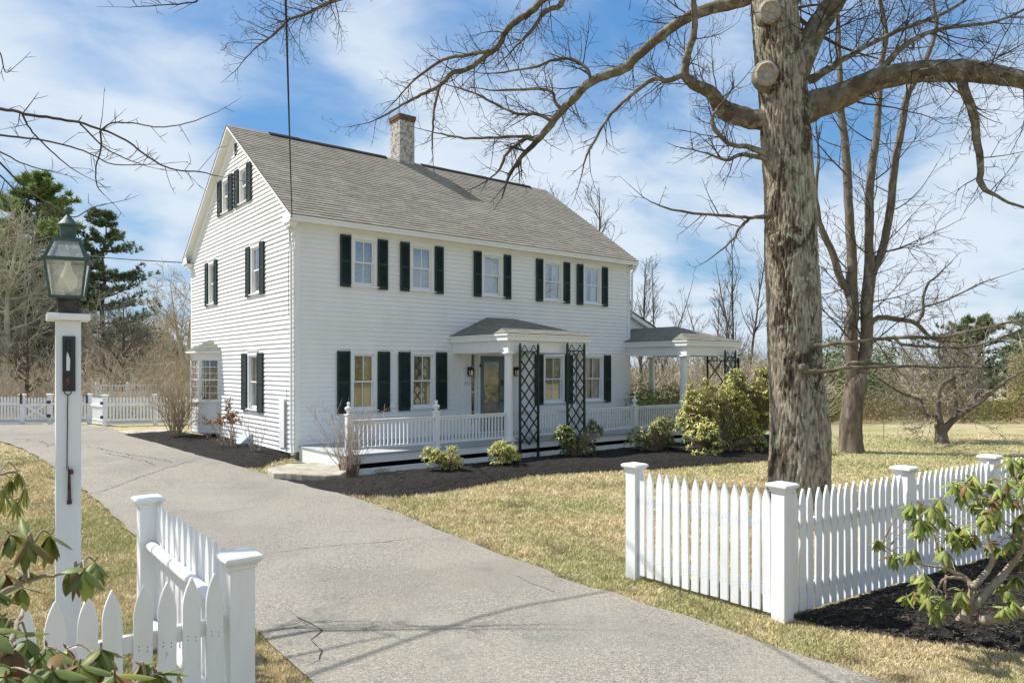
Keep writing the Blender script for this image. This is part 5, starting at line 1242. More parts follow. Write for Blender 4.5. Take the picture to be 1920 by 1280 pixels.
ml([(1060, -20, 6, 2), (1051, 10, 5, 2), (1022, 23, 4, 2.1), (995, 59, 3.2, 2.2), (976, 79, 2.4, 2.2)], dens=8, lenf=(.4, 1.0), depth=2, sides=6)
ml([(1452, -260, 14), (1300, -260, 10, 1), (1100, -220, 8, 2), (900, -140, 6, 3), (760, -60, 4.5, 3.5), (690, -20, 4, 3.7), (620, 5, 3.4, 3.8), (575, 25, 2.8, 3.9), (541, 38, 2.4, 3.9), (512, 66, 2, 4), (476, 92, 1.4, 4)], dens=4.2, lenf=(.5, 1.3), depth=3, sides=7, t0=.45)
ml([(1446, 405, 6, -.5), (1415, 408, 3.4, -.6), (1390, 407, 3, -.6), (1340, 404, 2.6, -.7), (1290, 398, 2.2, -.8), (1250, 390, 1.8, -.9), (1222, 379, 1.2, -1)], dens=4, lenf=(.3, .8), depth=2, sides=6)
ml([(1405, 410, 3.2, -.6), (1385, 430, 2.8, -.6), (1375, 448, 2.2, -.6), (1350, 470, 1.5, -.7)], dens=8, lenf=(.3, .7), depth=2, sides=5)
ml([(1440, 290, 7, -.4), (1400, 275, 5, -.5), (1372, 272, 4, -.6), (1345, 250, 4.5, -.7), (1335, 225, 4, -.7), (1345, 205, 3, -.7)], dens=9, lenf=(.4, .9), depth=3, sides=7)
ml([(1440, 300, 5, -.4), (1395, 290, 4, -.5), (1360, 300, 3, -.6), (1330, 290, 2, -.7)], dens=9, lenf=(.4, .9), depth=3, sides=6)
ml([(1520, 650, 7, -.4), (1545, 647, 4.5, -.5), (1609, 640, 4, -.7), (1678, 633, 3.6, -.9), (1760, 632, 3.2, -1.1), (1830, 620, 2.6, -1.3), (1890, 605, 2.2, -1.4), (1960, 596, 1.6, -1.5)], dens=5, lenf=(.3, .9), depth=2, sides=7)
ml([(1678, 633, 3, -.9), (1692, 645, 2.8, -.9), (1745, 650, 2.8, -1), (1800, 651, 2.6, -1.1), (1860, 640, 2.3, -1.2), (1920, 615, 1.6, -1.3)], dens=4, lenf=(.3, .7), depth=2, sides=6)
ml([(1504, 688, 8, -.5), (1512, 696, 5, -.55), (1545, 697, 4, -.6), (1585, 690, 3.4, -.7), (1640, 688, 3, -.8), (1720, 687, 2.4, -.9), (1800, 688, 1.6, -1)], dens=4, lenf=(.3, .7), depth=2, sides=6)
ml([(1585, 690, 3, -.7), (1600, 680, 3, -.7), (1680, 685, 2.2, -.8), (1760, 690, 1.4, -.9)], dens=4, lenf=(.3, .6), depth=1, sides=5)
ml([(1520, 150, 9, .6), (1560, 125, 7, .8), (1600, 100, 5, 1), (1680, 60, 4, 1.2), (1780, 20, 3, 1.4), (1860, -40, 2, 1.6)], dens=6, lenf=(.6, 1.4), depth=3, sides=7)
ml([(1640, 152, 8, -.3), (1670, 110, 6, -.4), (1720, 70, 4.5, -.5), (1790, 50, 3.5, -.6), (1870, 40, 2.5, -.7), (1940, 10, 1.6, -.8)], dens=7, lenf=(.5, 1.3), depth=3, sides=7)
for k in range(26):      # the crown above the frame, seen only by its shadow and from other places
    a = rr.uniform(0, 6.28); h = rr.uniform(7.5, 13.5); c0 = Vector(pts[0]); st = Vector((pts[10].x, pts[10].y, h)); ln = rr.uniform(2.2, 5.2)
    qq = dict(seg=.35, wob=.16, up=.05, ang=(30, 65), kids=1.5, klen=(.35, .6), rmin=.006, kmax=6)
    grow(tw, st, Vector((math.cos(a), math.sin(a), rr.uniform(.15, .9))), ln, .09, 3, rr, qq)
tw.build('crown', BARKT, maple)
SCAR = mat('branch_scar', (.42, .38, .32), .9, .1, (.28, .24, .20), 14, 1, .6, 60)
for (u_, v_, r_) in ((1444, 20, 15), (1437, 137, 15.5)):
    c = P(u_, v_, D - .385); sc = r_ * D / F; nrm = (Vector((CX, CY, CZ)) - c); nrm.z *= .3; nrm = nrm.normalized(); rr_ = nrm.cross(Vector((0, 0, 1))).normalized(); up = rr_.cross(nrm)
    mb = MB(); rings = [(1.75, -.20), (1.5, -.10), (1.3, -.04), (1.16, -.01), (1.04, .022), (.92, .02), (.84, -.005), (.6, -.016), (.32, -.010), (.0, -.012)]; n = 26; vs = []; fs = []
    for k, (a_, b_) in enumerate(rings):
        for j in range(n):
            t = 2 * math.pi * j / n; jw = 1 + .05 * mnoise.noise(Vector((math.cos(t) * 2, math.sin(t) * 2, u_))); p_ = c + rr_ * (math.cos(t) * sc * a_ * jw) + up * (math.sin(t) * sc * a_ * 1.08 * jw) + nrm * b_; vs.append(tuple(p_))
    for k in range(len(rings) - 1):
        for j in range(n): fs.append((k * n + j, k * n + (j + 1) % n, (k + 1) * n + (j + 1) % n, (k + 1) * n + j))
    mb.add(vs, fs); mb.m = [1 if i_ < 2 * n else 0 for i_ in range(len(mb.f))]; mb.build('branch_scar', [SCAR, MBARK], maple, True)

LIMB2 = mat('stem_bark', (.19, .155, .115), .9, .1, (.10, .08, .06), 5, 1, 1.2, 40, thr=(.4, .62), stretch=(1, 1, .4), col3=(.24, .215, .17), n3scale=5, thr3=(.53, .62))
# --- the three stemmed tree beyond it
D2 = 19.0; rr = random.Random(21); t2 = empty('bare_tree', (0, 0, 0), 0, 'tall bare tree splitting into several slender stems on the green lawn', 'tree')
BARK2 = mat('brown_bark', (.22, .175, .13), .9, .1, (.11, .085, .065), 7, 1, 1.5, 22, thr=(.42, .62), stretch=(1, 1, .25), col3=(.30, .28, .23), n3scale=4, thr3=(.58, .68))
tr = [(1595, 852, 20), (1595, 820, 19), (1596, 790, 18.5), (1601, 745, 18), (1606, 715, 18), (1608, 700, 14)]
bark_trunk(t2, [P(u, v, D2) for u, v, r_ in tr], [r_ * D2 / F for u, v, r_ in tr], BARK2, amp=.010, seg=60, step=.06, flare=.28, seed=5)
q2 = dict(seg=.22, wob=.16, up=.05, ang=(25, 60), kids=3.0, klen=(.35, .6), rmin=.0052, kmax=6); tw = MB()
def t2l(tr, **k): tr = [(t_[0], t_[1], t_[2] * .9, *t_[3:]) for t_ in tr]; limb(t2, tr, D2, LIMB2, tw, rr, q2, sides=10, **k)
t2l([(1600, 722, 15), (1598, 690, 13), (1595, 627, 13), (1599, 579, 12), (1597, 534, 11), (1597, 481, 10), (1593, 424, 9), (1589, 328, 8.5), (1584, 262, 7.5), (1577, 210, 7), (1574, 131, 5.5), (1571, 43, 4), (1566, -60, 3)], dens=2.8, lenf=(.8, 2.4), depth=3)
t2l([(1604, 728, 15), (1614, 690, 14), (1622, 665, 13), (1625, 627, 12), (1625, 571, 12), (1631, 518, 12), (1629, 465, 9), (1630, 400, 9), (1630, 367, 8.5), (1635, 312, 8), (1644, 246, 7), (1648, 184, 6), (1653, 115, 5.5), (1661, 66, 5), (1650, 0, 4), (1640, -80, 3)], dens=2.8, lenf=(.8, 2.4), depth=3)
t2l([(1633, 522, 9), (1640, 500, 8.5), (1653, 473, 8), (1662, 432, 8), (1671, 377, 8), (1677, 312, 7.5), (1690, 246, 7), (1700, 184, 6.5), (1713, 157, 6), (1736, 115, 5), (1756, 49, 4), (1750, 10, 3), (1740, -60, 2)], dens=3.0, lenf=(.8, 2.4), depth=3)
t2l([(1597, 560, 8), (1590, 545, 8), (1576, 522, 7.5), (1560, 473, 7), (1544, 437, 6), (1536, 412, 5), (1530, 360, 4), (1535, 300, 3)], dens=2.2, lenf=(.6, 1.6), depth=2)
t2l([(1630, 610, 6), (1640, 599, 5.5), (1653, 595, 5.5), (1690, 599, 5), (1718, 607, 4.5), (1747, 634, 3.5), (1775, 640, 2)], dens=3.5, lenf=(.5, 1.4), depth=3)
t2l([(1720, 604, 3.5), (1731, 585, 3.2), (1731, 560, 2.8), (1739, 534, 2.4), (1760, 515, 1.6)], dens=5, lenf=(.4, 1.1), depth=2)
t2l([(1735, 575, 2), (1780, 560, 1.8), (1830, 535, 1.4), (1870, 520, 1)], dens=5, lenf=(.4, 1.0), depth=2)
tw.build('crown', BARKT, t2)

# --- the low spreading fruit tree
D3 = 21.3; rr = random.Random(31); ap = empty('fruit_tree', (0, 0, 0), 0, 'small bare fruit tree with a wide low crown standing on the lawn', 'tree')
tr = [(1767, 832, 11), (1765, 812, 9.5), (1764, 795, 10)]
bark_trunk(ap, [P(u, v, D3) for u, v, r_ in tr], [r_ * D3 / F for u, v, r_ in tr], BARKG, amp=.008, seg=40, step=.06, flare=.25, seed=8)
q3 = dict(seg=.15, wob=.22, up=.06, ang=(25, 70), kids=5.0, klen=(.38, .7), rmin=.0062, kmax=7); tw = MB()
APB = mat('fruit_bark', (.32, .28, .23), .9, .1, (.20, .165, .13), 6)
def apl(tr, **k): tr = [(t_[0], t_[1], t_[2] * .78, *t_[3:]) for t_ in tr]; limb(ap, tr, D3, BARKG, tw, rr, q3, sides=8, **k)
apl([(1768, 810, 8), (1785, 790, 7), (1800, 777, 7), (1835, 755, 6), (1860, 735, 5), (1885, 715, 4), (1910, 700, 3), (1950, 680, 2, .5)], dens=4, lenf=(.6, 1.5), depth=3)
apl([(1764, 798, 8), (1760, 775, 7), (1759, 750, 6), (1763, 728, 5.5), (1772, 716, 5), (1795, 705, 4), (1815, 695, 3), (1840, 670, 2, -.5)], dens=4.5, lenf=(.6, 1.6), depth=3)
apl([(1762, 790, 6), (1752, 778, 5), (1735, 775, 5), (1728, 760, 4.5), (1727, 750, 4), (1700, 740, 3.5, -.4), (1670, 725, 2.6, -.8), (1635, 700, 1.8, -1)], dens=5, lenf=(.6, 1.6), depth=3)
apl([(1768, 806, 7), (1780, 792, 7), (1793, 783, 6), (1794, 765, 4.5, .4), (1790, 740, 4, .8), (1788, 700, 3, 1), (1790, 650, 2, 1.2)], dens=5, lenf=(.6, 1.6), depth=3)
apl([(1826, 762, 4), (1830, 740, 3.5, .2), (1836, 715, 3, .4), (1840, 690, 2.5, .6), (1845, 655, 1.6, .8)], dens=5, lenf=(.5, 1.4), depth=3)
apl([(1760, 740, 4), (1745, 715, 3.5, .3), (1740, 685, 3, .5), (1720, 655, 2.5, .8), (1705, 630, 1.6, 1)], dens=6, lenf=(.6, 1.6), depth=3)
apl([(1727, 752, 3), (1720, 730, 2.6, .5), (1690, 700, 2.2, 1), (1660, 665, 1.6, 1.3)], dens=6, lenf=(.6, 1.5), depth=3)
apl([(1770, 716, 3.4), (1768, 690, 3, .4), (1760, 660, 2.2, .6), (1765, 625, 1.6, .7)], dens=6, lenf=(.6, 1.5), depth=3)
tw.build('crown', APB, ap)

# --- street tree outside the frame on the near side: its branch tips reach into the sky over the driveway
rr = random.Random(41); st = empty('bare_tree', (0, 0, 0), 0, 'bare tree beside the lamp post whose dark branch tips droop over the driveway sky', 'tree')
D4 = 7.0; q4 = dict(seg=.12, wob=.13, up=.03, ang=(25, 60), kids=2.6, klen=(.25, .5), rmin=.0030, kmax=5); tw = MB()
tb = P(-1150, 690, 5.4); tb.z = -.25
tp = [tb + Vector((0, 0, z_)) + Vector((.05 * math.sin(z_), .05 * z_, 0)) for z_ in (0, 1, 2, 3, 4, 5, 6, 7.5, 9)]
bark_trunk(st, tp, [.25, .235, .225, .22, .21, .19, .16, .11, .05], BARKG, amp=.012, seg=60, step=.08, flare=.3, seed=9)
def sl_(tr, root=None, **k):
    tr = [(t_[0], t_[1], t_[2] * .62, *t_[3:]) for t_ in tr]
    pts, rad = trace(tr, D4); 
    limb(st, tr, D4, BARKT, tw, rr, q4, sides=6, **k)
    if root is not None:
        a = tp[root]; b = pts[0]; mb = MB(); mid = a.lerp(b, .5) + Vector((0, 0, .25)); sp = spline([(*a, .04), (*mid, .026), (*b, rad[0])], 8); mb.tube([Vector(s_[:3]) for s_ in sp], [s_[3] for s_ in sp], 8); mb.build('limb', BARKG, st, True)
sl_([(-60, 198, 7), (0, 203, 5), (46, 213, 4.6), (100, 222, 4.2), (148, 230, 3.8), (190, 243, 3.2), (236, 262, 3), (262, 282, 2.8), (295, 305, 2.6), (328, 318, 2.2), (377, 323, 2), (410, 331, 1.2)], root=5, dens=6, lenf=(.12, .5), depth=1, t0=.1)
sl_([(190, 243, 2.4), (210, 231, 2.2), (249, 231, 2), (289, 238, 1.8), (328, 236, 1.6), (367, 226, 1.4), (405, 211, .9)], dens=5, lenf=(.1, .35), depth=1)
sl_([(43, 216, 3), (52, 235, 2.6), (66, 253, 2.4), (95, 282, 2.1), (131, 313, 1.6), (161, 331, 1)], dens=5, lenf=(.1, .4), depth=1)
sl_([(-60, 248, 4), (0, 254, 3.2), (66, 261, 2.8), (131, 274, 2.4), (177, 292, 2), (213, 308, 1.7), (295, 308, 1)], root=4, dens=6, lenf=(.12, .4), depth=1)
sl_([(151, 233, 2.6), (190, 272, 2.2), (230, 295, 1.8), (279, 313, 1.1)], dens=6, lenf=(.1, .35), depth=1)
sl_([(188, 245, 2.6), (189, 279, 2.4), (180, 315, 2), (182, 348, 1.6), (197, 367, 1)], dens=6, lenf=(.1, .35), depth=1)
sl_([(-60, 255, 4), (0, 305, 3), (49, 354, 2.7), (98, 387, 2.3), (138, 407, 1.8), (171, 390, 1.4), (210, 380, .9)], root=3, dens=6, lenf=(.1, .35), depth=1)
sl_([(-50, 290, 3), (0, 328, 2.6), (43, 371, 2.2), (80, 395, 1.8), (120, 413, 1)], dens=6, lenf=(.1, .35), depth=1)
sl_([(-60, 262, 3), (0, 285, 2.4), (39, 305, 2), (75, 317, 1.6), (108, 324, 1)], dens=5, lenf=(.1, .3), depth=1)
sl_([(-30, 80, 3), (0, 100, 2.2), (10, 135, 1.6), (25, 128, 1)], root=6, dens=6, lenf=(.1, .3), depth=1)
sl_([(-200, -150, 6), (60, -110, 5, 1), (260, -60, 4, 1.5), (340, -20, 3, 1.8), (371, 0, 2.6, 2), (344, 7, 2.2, 2), (311, 9, 1.8, 2), (279, 12, 1.5, 2), (243, 14, 1, 2)], root=7, dens=4, lenf=(.15, .5), depth=1)
for e_, a_ in (((-3.6, -8.2, 9.4), 8),):  # unseen overhead limb, added to throw branch shadows on fence and drive
    a = tp[a_]; b = Vector(e_); mid = a.lerp(b, .5) + Vector((0, 0, .5)); sp = spline([(*a, .035), (*mid, .022), (*b, .008)], 10); pl = [Vector(s_[:3]) for s_ in sp]; mb = MB(); mb.tube(pl, [s_[3] for s_ in sp], 8); mb.build('limb', BARKG, st, True)
    for _ in range(9): i = rr.randint(5, len(pl) - 1); grow(tw, pl[i], Vector((rr.uniform(-1, 1), rr.uniform(-1, 1), rr.uniform(.1, .8))), rr.uniform(.6, 1.6), .007, 2, rr, dict(seg=.2, wob=.15, up=.05, ang=(30, 60), kids=2.2, klen=(.35, .6), rmin=.004, kmax=5))
for k in range(30):
    a = rr.uniform(0, 6.28); h = rr.uniform(4.5, 9); ln = rr.uniform(1.2, 3.4)
    if -1.0 < math.sin(a + YAW) and math.cos(a) > .2 and h < 7: continue
    grow(tw, tp[0] + Vector((0, 0, h)), Vector((math.cos(a), math.sin(a), rr.uniform(.3, 1.2))), ln, .05, 2, rr, dict(seg=.3, wob=.15, up=.05, ang=(30, 60), kids=1.6, klen=(.35, .6), rmin=.005, kmax=5))
tw.build('crown', BARKT, st)

# ------------------------------------------------------------------ distant trees
def make_bare(name, seed, h, spread, stems, m, q, label=None, cat='tree', depth=3, r0=.12, kid0=10, up=(.25, 1.0), tw_r=.012, zr=(.2, .98)):
    rr = random.Random(seed); root = empty(name); tag(root, label, cat)
    mt = MB(); tw = MB()
    for s_ in range(stems):
        a = rr.uniform(0, 6.28); lean = rr.uniform(.02, .12) * (1 if stems == 1 else 2.4); p = Vector((.15 * math.cos(a), .15 * math.sin(a), -.1)) * (stems > 1); d = Vector((math.cos(a) * lean, math.sin(a) * lean, 1)); hh = h * rr.uniform(.8, 1.0)
        n = 14; pts = [Vector(p)]; rad = [r0]
        for i in range(n):
            d = (d.normalized() + rv(rr) * .07 + Vector((0, 0, .05))).normalized(); p = p + d * hh / n; pts.append(Vector(p)); rad.append(max(tw_r, r0 * (1 - .9 * (i + 1) / n)))
        mt.tube(pts, rad, 7, 0, cap=False)
        for _ in range(kid0):
            t = rr.uniform(*zr); i = min(n - 1, int(t * n)); pp = pts[i].lerp(pts[i + 1], t * n - i); a = rr.uniform(0, 6.28)
            dd = Vector((math.cos(a), math.sin(a), rr.uniform(*up))); grow(tw, pp, dd, spread * rr.uniform(.5, 1.0) * (1.15 - .7 * t), max(tw_r, rad[i] * .5), depth, rr, q)
    mt.build('trunk', m, root, True); tw.build('crown', m, root)
    return root
def place(root, u, v, d, s=1.0, rz=0.0, label=None, group=None, z=None, first=False):
    o = root if first else copy_tree(root); p = P(u, v, d); o.location = (p.x, p.y, g(p.x, p.y) if z is None else z); o.scale = (s, s, s * 1.0); o.rotation_euler = (0, 0, rz)
    if label: o['label'] = label
    if group: o['group'] = group
    return o
WOODG = mat('wood_grey', (.33, .305, .23), .95, .05, (.48, .45, .33), 1.2, 1)
WOODB = mat('wood_brown', (.34, .285, .205), .95, .05, (.46, .40, .29), 1.5, 1)
WOODD = mat('wood_dark', (.085, .07, .055), .95, .05, (.15, .125, .10), 1.2, 1)
qf = dict(seg=.35, wob=.22, up=.07, ang=(25, 60), kids=4.4, klen=(.35, .62), rmin=.0085, kmax=9)
qf2 = dict(seg=.28, wob=.13, up=.10, ang=(22, 50), kids=2.9, klen=(.35, .6), rmin=.0075, kmax=7)
# slender trees behind the house, against the sky
sl1 = make_bare('bare_tree', 51, 11.5, 3.0, 1, WOODD, qf2, kid0=30, depth=2, up=(.6, 1.8), r0=.13, zr=(.25, .98))
sl2 = make_bare('bare_tree', 52, 10.5, 2.6, 3, WOODD, qf2, kid0=22, depth=2, up=(.7, 2.2), r0=.10, zr=(.2, .98))
place(sl1, 1098, 700, 34, 1.16, 0, 'slender bare tree whose top shows above the roof ridge beyond the chimney', first=True)
place(sl1, 1075, 700, 31, 1.05, 1.5, 'short branched bare tree showing just over the right hand roof slope'.replace('right hand ', 'far '))
place(sl2, 1222, 700, 33, .72, .5, 'bare sapling rising directly above the hip roof of the side porch', first=True)
place(sl2, 1385, 700, 34, .88, 2.6, 'cluster of straight bare stems standing between the side porch and the big maple')
place(sl2, 1345, 700, 38, .70, 4.1, 'thin bare tree just beside the cluster of straight stems')
place(sl1, 1200, 700, 36, .80, 4.0, 'bare tree half hidden behind the eave end of the house')
place(sl2, 1000, 700, 40, 1.22, 1.1, 'bare tree whose twig tips show at the middle of the ridge')
# left woods
wd1 = make_bare('bare_tree', 61, 8.0, 3.2, 1, WOODG, qf, kid0=26, depth=3, up=(-.1, 1.1), r0=.16)
wd2 = make_bare('bare_tree', 62, 7.0, 3.0, 2, WOODB, qf, kid0=16, depth=3, up=(.1, 1.2), r0=.12)
wd3 = make_bare('bare_tree', 63, 6.5, 2.6, 1, WOODD, qf, kid0=20, depth=3, up=(.2, 1.2), r0=.17)
G1 = 'bare trees of the wood beyond the yard fence'
LABW = 'grey bare tree tangled in the wood beyond the yard fence'
first = [True, True, True]
for (k, u_, d_, s_) in ((0, 60, 36, 1.12), (0, 5, 34, 1.25), (1, -20, 37, 1.5), (0, 95, 40, 1.25), (1, 40, 39, 1.45), (1, 110, 38, 1.0), (1, 20, 40, 1.15), (0, 150, 42, 1.05), (1, -50, 35, 1.1), (0, 215, 40, .82), (1, 250, 38, .70), (0, 290, 44, .80), (1, 335, 36, .80), (1, 180, 34, .72), (0, 100, 46, 1.25), (1, 60, 44, 1.25), (0, -90, 38, 1.3), (1, 300, 34, .55), (0, 260, 46, .85)):
    place((wd1, wd2)[k], u_, 700, d_, s_, u_ * .7, LABW, G1, first=first[k]); first[k] = False
place(wd3, 232, 700, 31, .78, 1.2, 'dark crooked bare tree with a thick leaning trunk behind the spindle topped fence', first=True)
place(wd3, 50, 700, 30, .62, 3.9, 'dark trunk rising just behind the picket gate with crossed braces')
place(wd2, 352, 700, 30, .92, 2.0, 'bare tree peeking out behind the rear corner of the gable wall')

# conifers
NEED = leaf_mat('pine_needles', (.16, .24, .075), (.34, .40, .13), .5, .6, .35, .3, thr=(.4, .62))
NEEDD = leaf_mat('dark_needles', (.085, .13, .06), (.18, .215, .085), .5, .6, .3, .3)
def make_pine(name, seed, h, w, m, label, flat=.25, tiers=20, dens=1.0, top=.55, z0=.25, tuft=.20, bark=WOODD, up=.12):
    rr = random.Random(seed); root = empty(name); tag(root, label, 'conifer'); mb = MB()
    mb.tube([Vector((.03 * rr.uniform(-1, 1) * i, .03 * rr.uniform(-1, 1) * i, h * i / 8)) for i in range(9)], [.22 * (1 - i / 8.6) for i in range(9)], 8); lf = MB()
    for k in range(tiers):
        t = z0 + (1 - z0) * (k + rr.uniform(0, .8)) / tiers; z_ = h * t
        for _ in range(rr.randint(3, 6)):
            a = rr.uniform(0, 6.28); ln = w * (top + (1 - top) * math.sin(min(1, (1 - t) / (1 - z0)) * math.pi * .62)) * rr.uniform(.5, 1.05) * (.25 + .75 * min(1, (1 - t) * 3.2))
            d = Vector((math.cos(a), math.sin(a), up + rr.uniform(-.12, .15))); p = Vector((0, 0, z_)); n = 7; pts = [p]
            for i in range(n): d = (d + Vector((0, 0, .05)) + rv(rr) * .10).normalized(); p = p + d * ln / n; pts.append(p)
            mb.tube(pts, [max(.012, .055 * (1 - i / n)) for i in range(n + 1)], 4, 0, cap=False)
            for i in range(2, n + 1):
                for _c in range(int(7 * dens)):
                    side = d.cross(Vector((0, 0, 1))); c_ = pts[i] + side * rr.uniform(-.42, .42) * (ln / w) * (1.2 - i / n * .6) + Vector((0, 0, rr.uniform(-.05, .16))) + rv(rr) * .08
                    for _t in range(5):
                        v_ = (rv(rr) + Vector((0, 0, .5)) + d * .7).normalized() * tuft * rr.uniform(.7, 1.3); s2 = v_.cross(rv(rr)).normalized() * tuft * .13
                        lf.add([tuple(c_ - s2), tuple(c_ + s2), tuple(c_ + v_)], [(0, 1, 2)])
    mb.build('trunk', bark, root, True); lf.build('crown', m, root); return root
def depth_scale(o, s): o.scale = s
pn1 = make_pine('pine_tree', 71, 11.6, 3.9, NEED, 'big bushy green white pine above the woods behind the lantern', tiers=30, dens=2.2, top=.85, z0=.22, tuft=.27)
place(pn1, 66, 700, 41, 1.10, 0, first=True)
place(pn1, -45, 700, 43, .92, 2.0, 'green pine at the very edge of the woods, partly cut by the picture edge'.replace(', partly cut by the picture edge', ' beside the big white pine'))
pn2 = make_pine('pine_tree', 72, 11.2, 3.1, NEEDD, 'dark layered pine with drooping flat branches just beyond the lamp post', tiers=19, dens=1.5, top=.5, z0=.25, tuft=.20, up=-.02)
place(pn2, 194, 700, 41, 1.0, 1.0, first=True)
pn3 = make_pine('pine_tree', 73, 5.8, 3.6, NEEDD, 'broad dark pine standing behind the small fruit tree', tiers=17, dens=1.3, top=1.0, z0=.1, tuft=.24, up=.05)
place(pn3, 1832, 700, 47, .98, 0, first=True, z=-.5)
place(wd2, 1800, 700, 40, .62, 1.0, 'rusty brown bare tree in front of the broad dark pine')
place(wd1, 1700, 700, 44, .55, 2.0, 'low grey bare tree on the field edge before the fruit tree crown')
place(wd1, 1935, 700, 38, .60, 4.4, 'grey bare tree at the far end of the hedgerow')
place(pn3, 1990, 700, 42, 1.02, 2, 'dark pine at the end of the lawn beyond the brush', z=-.5)
place(pn1, 1915, 700, 62, .46, 2.6, 'distant yellow green pine past the broad dark pine', z=-.3)

# leafy masses and brush
def leaf_mass(name, pts_fn, n, size, m, seed, label, cat=None, kind='stuff', parent=None):
    rr = random.Random(seed); mb = MB()
    for _ in range(n):
        c = pts_fn(rr)
        if c is None: continue
        a = rv(rr) * size * rr.uniform(.6, 1.3); b = a.cross(rv(rr)).normalized() * size * .4 * rr.uniform(.6, 1.2)
        mb.add([tuple(c - a * .5), tuple(c + b * .5), tuple(c + a * .5), tuple(c - b * .5)], [(0, 1, 2, 3)])
    o = mb.build(name, m, parent)
    if label: tag(o, label, cat, kind=kind)
    return o
FARG = leaf_mat('far_green', (.12, .15, .08), (.24, .235, .13), .25, .7, .1, .1, thr=(.4, .6))
FARB = leaf_mat('far_brown', (.25, .20, .15), (.34, .27, .19), .3, .8, .05, .1)
HEDG = leaf_mat('hedge_olive', (.15, .155, .045), (.29, .20, .11), .45, .7, .15, .1, thr=(.42, .6))
def band(u0, u1, d0, d1, h0, h1, lump=.5, sc=.35, z0=-.2):
    def f(rr):
        u = rr.uniform(u0, u1); d = rr.uniform(d0, d1); p = P(u, 700, d); hh = h0 + (h1 - h0) * (.5 + lump * (mnoise.noise(Vector((p.x * sc, p.y * sc, 3.3))) + .5 * mnoise.noise(Vector((p.x * sc * 3, p.y * sc * 3, 1.3)))))
        return Vector((p.x, p.y, z0 + max(.05, hh) * (rr.random() ** .7)))
    return f
leaf_mass('treeline', band(-2200, 4200, 72, 84, 1.8, 5.2, 1.1, .09, -1.0), 90000, .42, FARG, 81, 'distant band of mixed evergreen trees closing off the fields', 'tree line')
leaf_mass('treeline_brush', band(-2200, 4200, 60, 70, 1.2, 3.6, 1.1, .11, -.6), 70000, .34, FARB, 82, 'distant brown leafless thicket in front of the evergreens', 'thicket')
leaf_mass('hedgerow', band(1440, 2150, 28.5, 32, .45, 1.5, .9, .5), 34000, .105, HEDG, 83, 'low olive and rust coloured hedgerow at the edge of the lawn', 'hedgerow')
def stem_mass(name, fn, n, ln, m, seed, label, up=.8, r=.010, kids=2, cat='brush'):
    rr = random.Random(seed); mb = MB(); q = dict(seg=ln * .2, wob=.2, up=.06, ang=(20, 55), kids=kids / ln, klen=(.35, .6), rmin=r * .7, kmax=4)
    for _ in range(n):
        p = fn(rr); a = rr.uniform(0, 6.28); grow(mb, p, Vector((math.cos(a), math.sin(a), up * rr.uniform(.5, 2.5))), ln * rr.uniform(.5, 1.2), r, 2, rr, q)
    return tag(mb.build(name, m), label, cat, kind='stuff')
gfn = lambda u0, u1, d0, d1: (lambda rr: (lambda p: Vector((p.x, p.y, g(p.x, p.y) - .05)))(P(rr.uniform(u0, u1), 700, rr.uniform(d0, d1))))
PINKB = mat('brush_pinkbrown', (.44, .365, .275), .95, .05, (.56, .475, .36), .6, 1)
stem_mass('woodland_brush', gfn(-140, 360, 29, 37), 1500, 2.6, PINKB, 91, 'tangled pinkish brown brush under the bare woods beyond the fence')
stem_mass('thicket', gfn(1150, 1520, 27, 38), 1700, 2.8, PINKB, 92, 'tangled brown thicket seen through the open side porch')
stem_mass('field_brush', gfn(1430, 2150, 31, 37), 1300, 1.05, PINKB, 93, 'tall leafless field brush rising behind the low hedgerow')
leaf_mass('leafy_thicket', band(1170, 1320, 23, 26, .3, 1.9, .9, .6), 5200, .13, leaf_mat('lime', (.22, .27, .05), (.33, .33, .10), .8, .6, .2, .2), 94, 'lime green leafy scrub glimpsed through the side porch', 'scrub')
leaf_mass('leafy_thicket', band(1530, 1680, 33, 37, 1.0, 3.4, 1.0, .4), 9000, .16, leaf_mat('fieldgreen', (.10, .15, .05), (.18, .21, .08), .5, .6, .2, .2), 95, 'green leafy scrub standing behind the slender many stemmed tree', 'scrub')
leaf_mass('leafy_thicket', band(1890, 2150, 33, 37, 1.0, 4.0, .8, .4), 12000, .16, leaf_mat('fieldyellow', (.20, .20, .06), (.30, .24, .11), .5, .6, .2, .2), 96, 'yellow green scrub closing the lawn past the fruit tree', 'scrub')
leaf_mass('woodland_evergreens', band(-140, 345, 38, 43, 1.0, 4.6, .8, .25), 16000, .30, FARG, 97, 'dark green undergrowth deep inside the bare woods', 'undergrowth')

def back_band(rr):
    x = rr.uniform(-90, 110); y = -62 + rr.uniform(-5, 5); hh = 6 + 5 * mnoise.noise(Vector((x * .09, 2.2, 0))) + 2 * mnoise.noise(Vector((x * .4, 7.7, 0))); return Vector((x, y, -.3 + hh * rr.random() ** .8))
leaf_mass('treeline', back_band, 26000, .9, FARG, 98, 'row of trees across the street, mirrored in the lower window panes', 'tree line')
